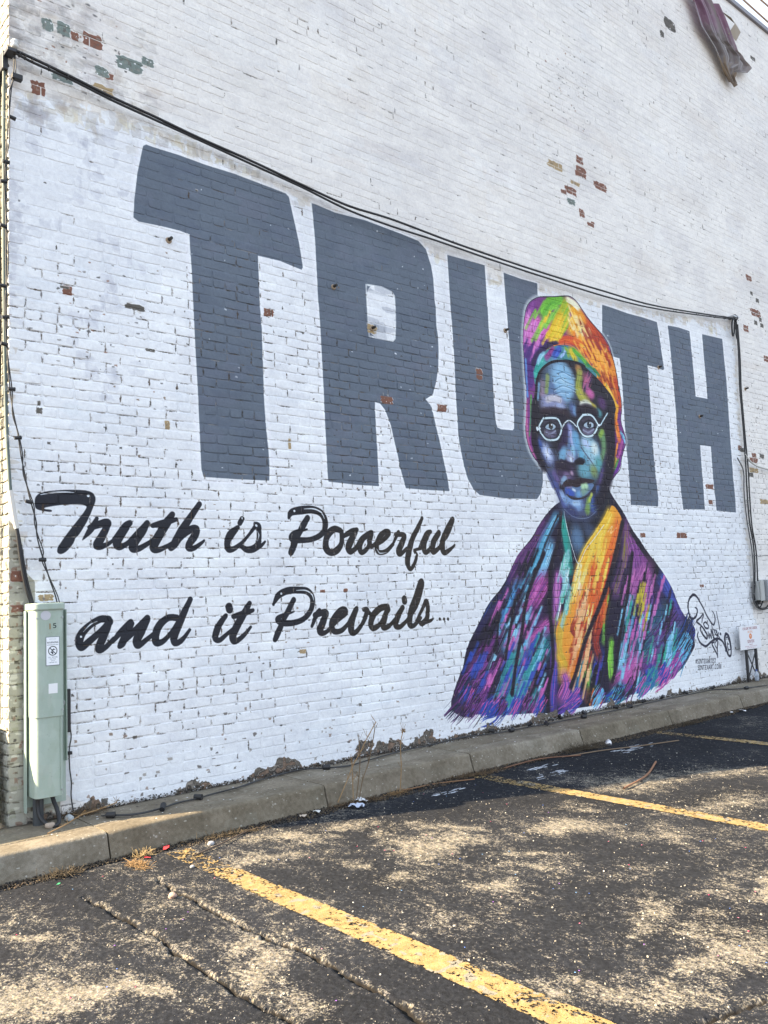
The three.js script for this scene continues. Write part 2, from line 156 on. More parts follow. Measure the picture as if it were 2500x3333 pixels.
const PORTRAIT=[
["H","#eef1f4",0.03,[5.161,4.188,5.08,4.154,4.991,4.098,4.934,4.028,4.901,3.936,4.87,3.795,4.855,3.692,4.852,3.523,4.851,3.364,4.856,3.24,4.855,3.164,4.855,3.123,4.84,2.997,4.813,2.829,4.813,2.747,4.833,2.667,4.875,2.571,4.943,2.502,5.027,2.442,5.171,2.611,5.727,3.005,6.112,2.333,6.168,2.363,6.268,2.441,6.353,2.51,6.388,2.613,6.439,2.718,6.497,2.806,6.482,2.879,6.451,2.95,6.423,3.049,6.454,3.173,6.457,3.267,6.423,3.45,6.424,3.394,6.409,3.532,6.377,3.659,6.336,3.775,6.293,3.871,6.195,3.958,6.068,4.028,5.943,4.108,5.849,4.182,5.756,4.255,5.66,4.286,5.575,4.278,5.378,4.231]],
["H","#eef1f4",0.02,[6.112,2.333,6.138,2.227,6.332,2.056,6.423,1.953,6.489,1.849,6.633,1.729,6.752,1.607,6.953,1.452,7.103,1.309,7.228,1.165,7.295,1.021,7.395,0.891,7.53,0.789,7.654,0.703,7.59,0.579,7.611,0.514,7.442,0.384,7.31,0.285,7.129,0.224,6.979,0.162,6.729,0.142,6.535,0.088,6.304,0.104,6.1,0.076,5.832,0.063,5.484,0.061,5.177,0.07,5.004,0.038,4.842,0.083,4.488,0.113,4.17,0.133,3.905,0.183,3.883,0.155,3.732,0.174,3.598,0.267,3.675,0.427,3.759,0.556,3.797,0.6,3.823,0.718,3.92,0.856,4.056,1.008,4.158,1.14,4.355,1.273,4.505,1.463,4.594,1.58,4.808,1.726,4.923,1.862,5.107,2.017,5.281,2.113]],
["F","#261f33",0.01,[6.112,2.333,6.138,2.227,6.332,2.056,6.423,1.953,6.489,1.849,6.633,1.729,6.752,1.607,6.953,1.452,7.103,1.309,7.228,1.165,7.295,1.021,7.395,0.891,7.53,0.789,7.654,0.703,7.59,0.579,7.611,0.514,7.442,0.384,7.31,0.285,7.129,0.224,6.979,0.162,6.729,0.142,6.535,0.088,6.304,0.104,6.1,0.076,5.832,0.063,5.484,0.061,5.177,0.07,5.004,0.038,4.842,0.083,4.488,0.113,4.17,0.133,3.905,0.183,3.883,0.155,3.732,0.174,3.598,0.267,3.675,0.427,3.759,0.556,3.797,0.6,3.823,0.718,3.92,0.856,4.056,1.008,4.158,1.14,4.355,1.273,4.505,1.463,4.594,1.58,4.808,1.726,4.923,1.862,5.107,2.017,5.281,2.113]],
["C",[6.112,2.333,6.138,2.227,6.332,2.056,6.423,1.953,6.489,1.849,6.633,1.729,6.752,1.607,6.953,1.452,7.103,1.309,7.228,1.165,7.295,1.021,7.395,0.891,7.53,0.789,7.654,0.703,7.59,0.579,7.611,0.514,7.442,0.384,7.31,0.285,7.129,0.224,6.979,0.162,6.729,0.142,6.535,0.088,6.304,0.104,6.1,0.076,5.832,0.063,5.484,0.061,5.177,0.07,5.004,0.038,4.842,0.083,4.488,0.113,4.17,0.133,3.905,0.183,3.883,0.155,3.732,0.174,3.598,0.267,3.675,0.427,3.759,0.556,3.797,0.6,3.823,0.718,3.92,0.856,4.056,1.008,4.158,1.14,4.355,1.273,4.505,1.463,4.594,1.58,4.808,1.726,4.923,1.862,5.107,2.017,5.281,2.113],1],
["B","#5a3566,#4a2d60,#6b3f74,#3a2a4e",0.102,26,0.9,[5.014,1.932,0.044,4.675,1.593,0.042,4.457,1.347,0.041,4.191,1.101,0.039]],
["B","#2f2a55,#27304a,#2f4a90",0.063,12,0.9,[4.419,1.348,0.028,4.193,1.126,0.027,3.995,0.913,0.027]],
["B","#5fa8cc,#8ac6e0,#3f86b0,#4a9ab8",0.045,16,0.9,[5.21,1.965,0.024,4.995,1.728,0.024,4.802,1.433,0.023,4.578,1.163,0.022]],
["B","#7fbfe0,#a9d8ee,#5a9fd0,#6fb4d8",0.058,18,0.9,[5.097,1.688,0.027,4.924,1.418,0.027,4.759,1.183,0.026]],
["B","#2fa08a,#56bda6,#3a8a80,#2f9a90",0.053,16,0.9,[5.309,1.968,0.035,5.346,1.662,0.035,5.362,1.384,0.035]],
["B","#9fd0d8,#bfe3e6,#7fc4cf",0.049,12,0.9,[5.269,1.441,0.024,5.307,1.165,0.024]],
["B","#a84a90,#7a3f86,#c060a8",0.084,22,0.9,[4.98,1.337,0.023,4.82,1.181,0.023,4.643,1.005,0.022]],
["B","#5fa8d0,#3f7ab0,#2f5a9a",0.064,12,0.9,[4.589,1.293,0.022,4.393,1.042,0.022,4.303,0.87,0.021]],
["B","#5a2f66,#6f3a7c,#3a2450",0.098,24,0.9,[4.847,1.022,0.026,4.669,0.848,0.026,4.495,0.655,0.025]],
["B","#5fb0d0,#7fc4e0,#3f86a8",0.055,14,0.9,[4.343,0.893,0.025,4.279,0.684,0.024]],
["B","#5fa8d0,#8ac6e0,#3f86b0",0.048,12,0.9,[4.723,1.001,0.023,4.636,0.696,0.022]],
["B","#c060a8,#b0569c,#a84a90",0.067,14,0.9,[5.002,0.908,0.027,4.827,0.8,0.026,4.719,0.728,0.026]],
["B","#2f7f90,#27506a,#3a9a9a,#27304a",0.099,26,0.9,[4.946,0.752,0.023,4.809,0.605,0.023,4.652,0.425,0.022]],
["B","#8a4590,#a84a90,#6a3478",0.076,20,0.9,[4.242,0.799,0.024,4.066,0.663,0.024,3.914,0.542,0.023]],
["B","#2a2030,#221c28",0.076,18,0.9,[4.306,0.669,0.03,4.165,0.532,0.03,4.03,0.422,0.029]],
["B","#5a2f66,#7a3f86,#2a2030,#6a3478,#8a4a94",0.165,60,0.9,[4.189,0.604,0.022,3.976,0.427,0.022,3.771,0.246,0.021]],
["B","#c060b0,#cf6fb8,#b0569c",0.054,16,0.9,[4.61,0.62,0.028,4.538,0.473,0.028,4.468,0.329,0.028]],
["B","#2a2030,#27304a,#2f4a90",0.093,20,0.9,[4.453,0.607,0.025,4.345,0.453,0.024,4.218,0.28,0.024]],
["B","#2f4aa8,#3a56b8,#27408f",0.123,26,0.9,[4.424,0.27,0.034,4.249,0.203,0.033,4.081,0.162,0.032]],
["B","#2f7f90,#3a9ab0,#27506a",0.080,16,0.9,[4.786,0.361,0.026,4.734,0.224,0.025,4.763,0.106,0.025]],
["B","#c060a8,#d070b8",0.041,8,0.9,[4.563,0.306,0.019,4.497,0.225,0.019,4.57,0.166,0.019,4.47,0.128,0.018]],
["B","#b05fa8,#8a4a98,#5a3a80,#cf7fc0",0.052,20,0.9,[5.187,1.387,0.022,5.131,1.144,0.022,5.11,0.929,0.022]],
["B","#7a9a4a,#b8a83a,#8a4a98",0.041,10,0.9,[5.134,0.955,0.022,5.092,0.743,0.022]],
["B","#5a3f9a,#2f4aa8,#8a56a8,#4a3a90",0.057,22,0.9,[5.069,0.718,0.023,5.028,0.403,0.023,4.966,0.082,0.023]],
["B","#7a4a80,#8a7a3a,#6a4a70,#95845a",0.068,20,0.9,[6.417,1.908,0.032,6.32,1.517,0.031,6.103,1.168,0.03]],
["B","#8a4a90,#6a3a78,#5a3068,#9a5a9c",0.140,34,0.9,[6.509,1.804,0.04,6.603,1.485,0.04,6.48,1.127,0.039]],
["B","#2a2230,#221c28",0.068,16,0.9,[6.492,1.879,0.052,6.803,1.576,0.053,7.15,1.23,0.055]],
["B","#3f4a9a,#4a56b0,#34407f",0.092,20,0.9,[6.993,1.327,0.042,7.19,1.104,0.042,7.363,0.877,0.043]],
["B","#b05fa0,#c878b4,#9a4a90",0.122,22,0.9,[6.756,1.423,0.018,6.63,1.273,0.018,6.476,1.097,0.018]],
["B","#5fb0d0,#3f8ab0,#7fc4e0,#4a7fa8",0.078,20,0.9,[6.395,1.07,0.027,6.312,0.809,0.027,6.238,0.609,0.027]],
["B","#5a3a80,#4a3070,#3a2850,#6a4a90",0.164,34,0.9,[6.854,1.115,0.031,6.661,0.88,0.03,6.496,0.621,0.029]],
["B","#2f7a80,#27304a,#3a9a90,#27506a",0.188,40,0.9,[7.1,0.858,0.025,6.821,0.644,0.024,6.504,0.473,0.023]],
["B","#6a3a80,#4a3070,#2a2640",0.128,24,0.9,[7.28,0.912,0.03,7.028,0.739,0.029,6.788,0.601,0.028]],
["B","#2a2640,#27304a,#3f4a9a",0.110,26,0.9,[7.643,0.735,0.029,7.41,0.575,0.028,7.16,0.452,0.027]],
["B","#5fb0d8,#7fc4e0,#4a9ac0",0.148,26,0.9,[7.3,0.629,0.023,7.101,0.442,0.023,6.944,0.317,0.022]],
["B","#7fc4e0,#a0d8ea,#5fb0d8",0.076,18,0.9,[6.266,0.637,0.034,6.173,0.484,0.034,6.109,0.36,0.034]],
["B","#6a3480,#7a3f90,#5a2f70",0.121,22,0.9,[6.827,0.478,0.036,6.675,0.355,0.036,6.529,0.25,0.035]],
["B","#c05fa8,#cf6fb8,#b0569c",0.097,22,0.9,[6.423,0.45,0.035,6.229,0.321,0.034,6.018,0.212,0.033]],
["B","#5fb0d8,#7fc4e0",0.085,14,0.9,[7.395,0.466,0.026,7.145,0.346,0.025,6.965,0.27,0.024]],
["B","#2f4aa8,#3a56b8,#27408f",0.072,20,0.9,[6.725,0.321,0.036,6.552,0.218,0.035,6.381,0.104,0.034]],
["B","#c858a0,#d46ab0",0.053,12,0.9,[7.017,0.235,0.029,6.846,0.205,0.028,6.979,0.162,0.028,6.782,0.136,0.028]],
["B","#5a2f70,#7a3f90",0.040,8,0.9,[6.91,0.275,0.024,7.131,0.24,0.025]],
["B","#2f7f90,#3a9a9a",0.056,12,0.9,[6.115,0.203,0.026,6.011,0.156,0.026,5.882,0.086,0.025]],
["B","#2f4aa8,#27408f",0.056,12,0.9,[6.159,0.155,0.026,6.006,0.115,0.026,5.834,0.077,0.025]],
["B","#7fc040,#8fcc50,#6fb04a",0.041,12,0.9,[5.986,0.684,0.033,5.952,0.487,0.033,5.943,0.304,0.033]],
["B","#7ab83a,#8fc84a,#6aa83a",0.070,18,0.9,[5.53,0.494,0.032,5.559,0.34,0.032,5.636,0.195,0.032]],
["B","#2f7f90,#3a9ab0",0.046,12,0.9,[5.536,0.548,0.028,5.429,0.393,0.028,5.345,0.225,0.027]],
["B","#2f4aa8,#4a4ab0,#5a3f9a",0.072,20,0.9,[5.792,0.556,0.025,5.715,0.395,0.025,5.644,0.277,0.025]],
["B","#e0702c,#ee8a3a,#d8602a",0.070,16,0.9,[5.541,0.164,0.038,5.72,0.117,0.039,5.621,0.06,0.039]],
["B","#2f4aa8,#c05fa8,#5a3f9a",0.086,22,0.9,[5.414,0.245,0.024,5.272,0.153,0.024,5.136,0.088,0.023]],
["F","#24242e",0.004,[5.281,2.113,6.151,2.344,6.153,2.228,6.105,2.064,6.016,1.929,5.802,1.736,5.648,1.621,5.509,1.494,5.424,1.662,5.355,1.871,5.33,2.024]],
["S","#5f7fa0",1,0.8,[5.506,1.803,0.162,5.537,1.663,0.162]],
["S","#44506a",1,0.6,[5.672,1.849,0.128,5.782,1.779,0.13]],
["F","#ef9f38",0.004,[5.508,1.487,5.65,1.635,5.802,1.743,5.96,1.869,6.102,2.034,6.148,2.11,6.231,2.068,6.299,1.995,6.329,1.921,6.181,1.636,6.027,1.374,5.855,1.133,5.687,0.886,5.524,0.659,5.368,0.453,5.265,0.301,5.163,0.364,5.087,0.69,5.082,0.85,5.177,0.953,5.351,1.164,5.418,1.383]],
["B","#f6c53a,#f8d860,#f3b83a",0.066,26,0.9,[6.125,2.02,0.031,5.904,1.795,0.03,5.644,1.578,0.029,5.51,1.396,0.029]],
["B","#f8edb0,#faf3cc",0.029,10,0.9,[5.541,1.48,0.025,5.457,1.327,0.025,5.413,1.217,0.025]],
["B","#e8762e,#e0602c,#f08a3a",0.066,30,0.9,[6.265,1.919,0.027,6.131,1.636,0.027,5.954,1.375,0.026,5.733,1.095,0.025,5.561,0.795,0.025]],
["B","#c0442c,#d2502c",0.038,16,0.9,[6.096,1.548,0.025,5.945,1.288,0.024,5.77,1.008,0.024,5.55,0.685,0.023,5.418,0.503,0.023]],
["B","#f0a03a,#ee8a3a,#f6b84a",0.064,22,0.9,[5.571,1.325,0.025,5.5,1.076,0.025,5.382,0.806,0.024,5.292,0.567,0.024]],
["B","#d8b03a,#c8a03a,#e8c04a",0.044,16,0.9,[5.223,0.978,0.022,5.135,0.74,0.022,5.128,0.447,0.022]],
["B","#e0702c,#d8603a,#ee9a5a",0.053,18,0.9,[5.477,0.855,0.025,5.365,0.643,0.024,5.278,0.434,0.024]],
["B","#8a2f28,#a83a2c",0.025,7,0.9,[5.443,0.967,0.016,5.341,0.836,0.016,5.399,0.75,0.016,5.297,0.621,0.015]],
["B","#d8b03a,#e8c04a,#f0b83a",0.050,14,0.9,[5.101,0.609,0.023,5.176,0.496,0.024,5.12,0.368,0.023]],
["B","#c060a8,#cf6fb8,#5a3f9a",0.057,18,0.9,[5.168,0.417,0.024,5.199,0.294,0.024,5.101,0.171,0.023]],
["B","#faf3cc,#f8dca0",0.006,2,0.9,[6.052,1.812,0.01,6.133,1.872,0.01,6.1,1.798,0.01,6.207,1.859,0.01]],
["B","#8a2f28,#a83a2c,#7a2a26",0.049,16,0.9,[5.992,1.172,0.026,5.832,0.921,0.026,5.714,0.702,0.025,5.764,0.516,0.025]],
["B","#6fb04a,#7fc040",0.030,10,0.9,[6.001,1.143,0.026,5.9,0.889,0.026,5.851,0.665,0.026]],
["B","#2f9a80,#3aa890",0.005,2,0.9,[5.41,1.3,0.011,5.374,1.163,0.01,5.334,0.986,0.01]],
["B","#2f9a80",0.005,2,0.9,[5.399,1.301,0.011,5.285,1.166,0.01,5.242,1.058,0.01]],
["Z","#8ac6e0,#5fb0d8,#a9d8ee",26,4.28,4.95,0.37,1.30,0.45],
["Z","#c060a8,#d878c0",26,4.13,4.98,0.24,1.30,0.45],
["Z","#1e1824,#3a2a4e",44,3.94,4.93,0.11,1.63,0.45],
["Z","#3a9a9a,#2f7f90",16,4.47,4.93,0.11,0.86,0.45],
["Z","#2f4aa8,#4a56b0",18,3.99,4.93,0.11,0.89,0.45],
["Z","#1e1824,#3a2a4e",44,6.26,7.28,0.07,1.64,0.28],
["Z","#7fc4e0,#a0d8ea",24,6.22,7.29,0.15,1.14,0.28],
["Z","#c878b4,#c05fa8",22,6.31,7.17,0.11,1.46,0.28],
["Z","#3aa890,#2f7a80",16,6.33,7.29,0.15,1.13,0.28],
["Z","#c8b83a",5,6.55,6.83,0.93,1.30,0.28],
["Z","#1e1824",10,5.46,5.86,0.07,0.66,0.28],
["Z","#f6d860,#faf3cc",14,5.52,5.76,0.92,1.52,0.28],
["Z","#c0442c,#8a2f28",12,5.43,5.66,0.44,1.27,0.28],
["Z","#f4b27a,#f6c890",18,5.46,5.67,0.51,1.33,0.28],
["Z","#e0602c,#d8703a",16,5.77,6.02,1.06,1.71,0.28],
["Z","#f8d860,#f6c53a",14,5.72,6.06,1.46,1.89,0.28],
["Z","#9fd0d8,#56bda6,#e8f4f0",10,5.29,5.37,1.16,1.63,0.28],
["S","#221b26",0.7,0.85,[5.285,2.009,0.046,5.207,1.702,0.045,5.075,1.457,0.044,5.02,1.094,0.044,5.026,0.827,0.043,5.022,0.562,0.043,4.935,0.307,0.042,4.902,0.063,0.042]],
["S","#221b26",0.7,0.85,[6.329,1.921,0.056,6.069,1.417,0.054,5.836,1.063,0.052,5.554,0.726,0.051,5.376,0.425,0.049,5.262,0.274,0.048]],
["S","#221b26",0.7,0.85,[6.471,1.592,0.046,6.345,1.19,0.045,6.155,0.76,0.044,6.044,0.437,0.043,5.95,0.261,0.043]],
["S","#221b26",0.7,0.85,[4.517,1.14,0.033,4.402,0.801,0.032,4.339,0.617,0.032]],
["S","#221b26",0.7,0.85,[4.982,1.592,0.044,4.699,1.185,0.042,4.59,0.853,0.041,4.489,0.579,0.04,4.407,0.297,0.04]],
["S","#221b26",0.7,0.85,[6.057,1.199,0.034,5.927,0.916,0.034,5.884,0.634,0.033,5.88,0.493,0.033]],
["S","#221b26",0.7,0.85,[4.287,1.022,0.028,4.243,0.811,0.028,4.197,0.702,0.027]],
["S","#221b26",0.7,0.85,[5.232,1.966,0.023,4.987,1.647,0.022,4.885,1.445,0.022]],
["S","#1e1a26",0,1,[5.106,2.01,0.012,4.923,1.862,0.012,4.808,1.726,0.012,4.594,1.58,0.011,4.505,1.463,0.011,4.355,1.273,0.011,4.158,1.14,0.011,4.056,1.008,0.01,3.92,0.856,0.01,3.823,0.718,0.01,3.797,0.6,0.01]],
["S","#1e1a26",0,1,[6.238,2.128,0.018,6.343,2.042,0.018,6.436,1.954,0.018,6.502,1.849,0.018,6.659,1.721,0.018,6.766,1.607,0.018,6.966,1.444,0.019,7.117,1.301,0.019,7.228,1.165,0.019,7.308,1.005,0.019]],
["S","#e8f2f0",0,0.9,[5.333,2.01,0.009,5.355,1.871,0.009,5.423,1.655,0.009,5.51,1.487,0.009,5.649,1.626,0.009,5.802,1.739,0.009,5.986,1.884,0.009]],
["X"],
["F","#7a3d80",0.003,[5.161,4.188,5.08,4.154,4.991,4.098,4.934,4.028,4.901,3.936,4.87,3.795,4.855,3.692,4.852,3.523,4.851,3.364,4.856,3.24,4.855,3.164,4.855,3.123,4.84,2.997,4.813,2.829,4.813,2.747,4.833,2.667,4.875,2.571,4.943,2.502,5.027,2.442,5.171,2.611,5.727,3.005,6.112,2.333,6.168,2.363,6.268,2.441,6.353,2.51,6.388,2.613,6.439,2.718,6.497,2.806,6.482,2.879,6.451,2.95,6.423,3.049,6.454,3.173,6.457,3.267,6.423,3.45,6.424,3.394,6.409,3.532,6.377,3.659,6.336,3.775,6.293,3.871,6.195,3.958,6.068,4.028,5.943,4.108,5.849,4.182,5.756,4.255,5.66,4.286,5.575,4.278,5.378,4.231]],
["C",[5.161,4.188,5.08,4.154,4.991,4.098,4.934,4.028,4.901,3.936,4.87,3.795,4.855,3.692,4.852,3.523,4.851,3.364,4.856,3.24,4.855,3.164,4.855,3.123,4.84,2.997,4.813,2.829,4.813,2.747,4.833,2.667,4.875,2.571,4.943,2.502,5.027,2.442,5.171,2.611,5.727,3.005,6.112,2.333,6.168,2.363,6.268,2.441,6.353,2.51,6.388,2.613,6.439,2.718,6.497,2.806,6.482,2.879,6.451,2.95,6.423,3.049,6.454,3.173,6.457,3.267,6.423,3.45,6.424,3.394,6.409,3.532,6.377,3.659,6.336,3.775,6.293,3.871,6.195,3.958,6.068,4.028,5.943,4.108,5.849,4.182,5.756,4.255,5.66,4.286,5.575,4.278,5.378,4.231],0],
["B","#7a3d86,#8a4a94,#6a3480",0.043,20,0.9,[5.037,4.107,0.032,4.953,3.878,0.032,4.909,3.667,0.031,4.881,3.494,0.031]],
["B","#d060a8,#c85fb0,#e080c0",0.047,20,0.9,[5.137,3.928,0.024,4.998,3.817,0.023,4.963,3.709,0.023]],
["B","#6fb83a,#7cc83f,#5fa838",0.057,26,0.9,[5.515,4.235,0.038,5.317,4.152,0.038,5.184,4.005,0.037]],
["B","#c85fb0,#d878c0,#b0569c",0.044,16,0.9,[5.298,3.956,0.02,5.168,3.838,0.019,5.082,3.746,0.019]],
["B","#a8b42a,#c0bc2a,#8fbf3f",0.057,22,0.9,[5.61,4.209,0.027,5.498,4.063,0.027,5.348,3.912,0.027]],
["B","#e3b52a,#f0c030,#d8c02a",0.056,26,0.9,[5.469,4.04,0.025,5.403,3.922,0.024,5.282,3.779,0.024]],
["B","#f0b030,#f6c040,#eaa02c",0.069,28,0.9,[5.707,4.191,0.03,5.764,4.057,0.03,5.622,3.906,0.03]],
["B","#8fbf3f,#7ab83a",0.027,12,0.9,[5.595,4.063,0.02,5.542,3.946,0.02,5.449,3.842,0.02]],
["B","#e6e0b8,#f0ecd0",0.027,10,0.9,[5.6,4.252,0.025,5.71,4.228,0.025,5.805,4.174,0.026]],
["B","#e8902f,#f0a83a,#ee9a30",0.040,18,0.9,[5.816,4.139,0.023,5.948,4.017,0.024,6.054,3.906,0.024]],
["B","#c0492b,#b03f28,#cf5a2f",0.052,24,0.9,[5.954,4.073,0.026,6.102,3.933,0.026,6.237,3.788,0.027,6.339,3.598,0.027,6.396,3.419,0.027]],
["B","#d2502c,#e0662e,#c8482a",0.038,24,0.9,[5.416,3.775,0.022,5.612,3.816,0.023,5.807,3.775,0.023,6.026,3.645,0.024,6.219,3.488,0.024,6.351,3.302,0.024]],
["B","#e8762e,#f08a3a,#e0662e",0.046,26,0.9,[5.704,3.884,0.018,5.899,3.826,0.019,6.091,3.691,0.019,6.254,3.53,0.019,6.371,3.341,0.02]],
["B","#f0b43c,#f6c85a",0.018,8,0.9,[5.779,3.789,0.01,5.921,3.757,0.011,6.077,3.698,0.011]],
["B","#f6a83a,#f0b43c",0.028,12,0.9,[5.762,3.894,0.009,5.925,3.803,0.009,6.06,3.687,0.01]],
["B","#7a2f24,#8a352a",0.046,9,0.9,[5.789,4.016,0.006,5.925,3.94,0.006,6.073,3.799,0.006,6.206,3.644,0.006]],
["B","#f09a2c,#f0b82f,#ee8a2c",0.028,16,0.9,[5.957,3.553,0.021,6.139,3.45,0.021,6.278,3.33,0.022,6.348,3.269,0.022]],
["B","#5a3580,#4a2d70,#6a3f90",0.048,24,0.9,[5.209,3.715,0.026,5.069,3.607,0.026,4.968,3.473,0.025,4.911,3.264,0.025]],
["Z","#d878c0,#e8a8d8,#9a5aa8",16,4.915,5.146,3.739,4.024,0.250,0.012],
["Z","#4a2d70,#5a3580",14,4.878,5.119,3.444,3.746,0.300,0.014],
["Z","#8fd050,#5fa838",6,5.186,5.469,4.040,4.171,0.500,0.014],
["Z","#f6d040,#a8b42a,#e3b52a",8,5.310,5.618,3.870,4.081,0.450,0.012],
["Z","#f8e0a0,#f6c040",6,5.597,5.830,3.996,4.224,-0.400,0.012],
["Z","#a83a28,#c0492b,#7a2f24",22,5.804,6.211,3.691,4.028,-0.450,0.012],
["Z","#f6b040,#f08a3a,#f6d080",24,5.620,6.150,3.543,3.888,-0.500,0.010],
["Z","#8a2f24,#a83a28",18,6.073,6.361,3.386,3.799,-0.280,0.010],
["Z","#f0a03a,#e8762e",14,6.099,6.356,3.339,3.766,-0.280,0.011],
["S","#33264a",0.8,0.85,[5.385,3.739,0.051,5.247,3.7,0.05,5.15,3.637,0.049,5.038,3.551,0.049,4.979,3.458,0.048]],
["F","#4a8a90",0.006,[4.987,3.265,4.989,3.358,5.024,3.464,5.077,3.549,5.175,3.623,5.3,3.691,5.439,3.734,5.578,3.748,5.701,3.723,5.823,3.66,5.988,3.567,6.065,3.459,5.923,3.503,5.786,3.574,5.645,3.58,5.506,3.578,5.313,3.545,5.188,3.488,5.091,3.423,5.039,3.348,5.006,3.259]],
["B","#3fb0a0,#2f9a90,#56c0ac",0.032,14,0.9,[5.014,3.353,0.021,5.067,3.445,0.021,5.166,3.528,0.021]],
["B","#8cc4d8,#a8d8e4",0.019,8,0.9,[5.058,3.486,0.015,5.104,3.561,0.015,5.173,3.606,0.015]],
["B","#9a3f80,#8a3878",0.026,10,0.9,[5.195,3.558,0.022,5.267,3.62,0.022,5.325,3.673,0.022]],
["B","#3f5ab8,#34489f,#4a6ac8",0.031,14,0.9,[5.317,3.593,0.024,5.377,3.655,0.024,5.435,3.699,0.024]],
["B","#8fb0dc,#a8c4e8",0.015,6,0.9,[5.426,3.601,0.013,5.485,3.645,0.013,5.517,3.694,0.013]],
["B","#8fb04a,#7aa040",0.018,8,0.9,[5.519,3.712,0.016,5.557,3.683,0.016,5.566,3.631,0.016]],
["B","#c8b43a,#e0cc40,#d8c02a",0.034,14,0.9,[5.602,3.716,0.014,5.639,3.659,0.014,5.69,3.614,0.014]],
["B","#5fae3a,#7ac04a,#4a9a3a",0.027,16,0.9,[5.659,3.725,0.016,5.781,3.663,0.016,5.888,3.589,0.016]],
["B","#3f7a4a,#2f8a5a",0.016,8,0.9,[5.874,3.596,0.012,5.987,3.557,0.012,6.085,3.498,0.012]],
["S","#f08a3a",0,0.9,[5.328,3.708,0.009,5.495,3.752,0.009,5.634,3.752,0.009,5.77,3.697,0.009,5.878,3.633,0.009,5.989,3.571,0.009]],
["S","#5f8fd0",0.6,0.9,[4.877,3.502,0.027,4.872,3.25,0.027,4.874,3.125,0.027]],
["B","#b0568a,#c06a9c",0.012,8,0.9,[4.857,3.082,0.016,4.836,2.897,0.016,4.83,2.765,0.016,4.862,2.636,0.016,4.945,2.519,0.016]],
["B","#6f9a4a,#5a9050,#4a8a70",0.010,8,0.9,[4.926,3.148,0.017,4.911,3.005,0.017,4.887,2.853,0.016,4.864,2.735,0.016]],
["B","#b8432b,#c8502c,#a83a28",0.037,16,0.9,[6.374,3.499,0.022,6.434,3.339,0.022,6.44,3.19,0.022]],
["B","#f0b82f,#f6c85a,#eaa82c",0.019,12,0.9,[6.181,3.419,0.019,6.289,3.294,0.019,6.369,3.183,0.019]],
["B","#f0b030,#e8902f",0.019,10,0.9,[6.387,3.203,0.019,6.34,3.069,0.019,6.312,2.955,0.019]],
["B","#f07f35,#ee6a2c,#f6a050",0.027,12,0.9,[6.334,3.013,0.019,6.352,2.904,0.019,6.373,2.814,0.019]],
["B","#79b6d6,#8ac6e0",0.012,6,0.9,[6.408,2.918,0.019,6.456,2.858,0.019,6.472,2.794,0.019]],
["B","#a04a8a,#b85aa0",0.017,8,0.9,[6.42,2.818,0.019,6.375,2.704,0.019,6.318,2.608,0.019]],
["B","#ee8a3a,#f0a04a",0.012,7,0.9,[6.338,2.783,0.017,6.298,2.698,0.017,6.256,2.603,0.017]],
["B","#d8c03a,#e8d04a",0.014,8,0.9,[6.288,2.615,0.017,6.241,2.539,0.017,6.203,2.473,0.016]],
["B","#5fa04a,#4a9a50",0.010,5,0.9,[6.333,2.609,0.014,6.279,2.532,0.014,6.225,2.465,0.014]],
["B","#7a3f9a,#6a3490",0.014,8,0.9,[6.365,2.611,0.017,6.314,2.507,0.017,6.19,2.418,0.016]],
["B","#2f6a50,#3a7a60",0.014,6,0.9,[6.209,2.455,0.016,6.155,2.38,0.016]],
["X"],
["F","#2b2730",0.006,[4.979,3.109,5.006,3.259,5.039,3.348,5.091,3.423,5.188,3.488,5.313,3.545,5.506,3.578,5.716,3.586,5.842,3.564,5.966,3.5,6.065,3.459,6.177,3.382,6.304,3.296,6.353,3.181,6.33,3.114,6.267,2.969,6.293,2.789,6.282,2.696,6.2,2.509,6.151,2.344,6.079,2.233,5.959,2.087,5.835,2.004,5.702,1.957,5.588,1.937,5.455,1.976,5.339,2.031,5.279,2.096,5.247,2.17,5.192,2.277,5.123,2.373,5.039,2.443,4.97,2.512,4.894,2.647,4.891,2.754,4.924,2.981,4.95,3.134]],
["S","#6f93b4",0.8,0.7,[5.299,3.4,0.326,5.399,3.327,0.329,5.47,3.214,0.331]],
["S","#5f77a0",0.8,0.55,[5.165,3.236,0.213,5.36,3.2,0.218]],
["S","#57607e",0.8,0.5,[5.057,2.635,0.208,5.163,2.526,0.21,5.254,2.381,0.212]],
["S","#5f8fa8",0.8,0.65,[5.808,2.695,0.295,5.882,2.577,0.296,5.841,2.468,0.295]],
["S","#525c80",0.8,0.5,[5.358,2.082,0.234,5.571,2.039,0.24,5.773,2.098,0.246]],
["S","#6a86b0",0.8,0.7,[5.515,2.845,0.165,5.553,2.675,0.165,5.515,2.568,0.164]],
["S","#5a4a70",0.8,0.7,[5.309,2.401,0.16,5.47,2.393,0.163]],
["S","#7f9cba",1,0.6,[5.306,3.47,0.163,5.412,3.459,0.165]],
["S","#8fbddd",1,0.95,[5.413,3.468,0.165,5.518,3.421,0.167,5.536,3.327,0.167,5.445,3.237,0.165]],
["S","#8fbddd",1,0.8,[5.353,3.408,0.131,5.395,3.283,0.132]],
["S","#a8cfe6",1,0.7,[5.429,3.357,0.099,5.508,3.323,0.1]],
["S","#c08a50",1,0.8,[5.711,3.536,0.08,5.735,3.495,0.08]],
["S","#94a04a",1,0.45,[5.747,3.479,0.092,5.706,3.349,0.091,5.722,3.235,0.091]],
["E","#a8b048,#8a9a4a,#c0bc5a",0.053,22,0.55,[5.766,3.517,0.01,5.715,3.368,0.01,5.693,3.223,0.01]],
["S","#b05a78",1,0.5,[5.832,3.464,0.092,5.852,3.386,0.092]],
["S","#c85a9a",1,0.5,[5.857,3.296,0.092,5.896,3.247,0.093]],
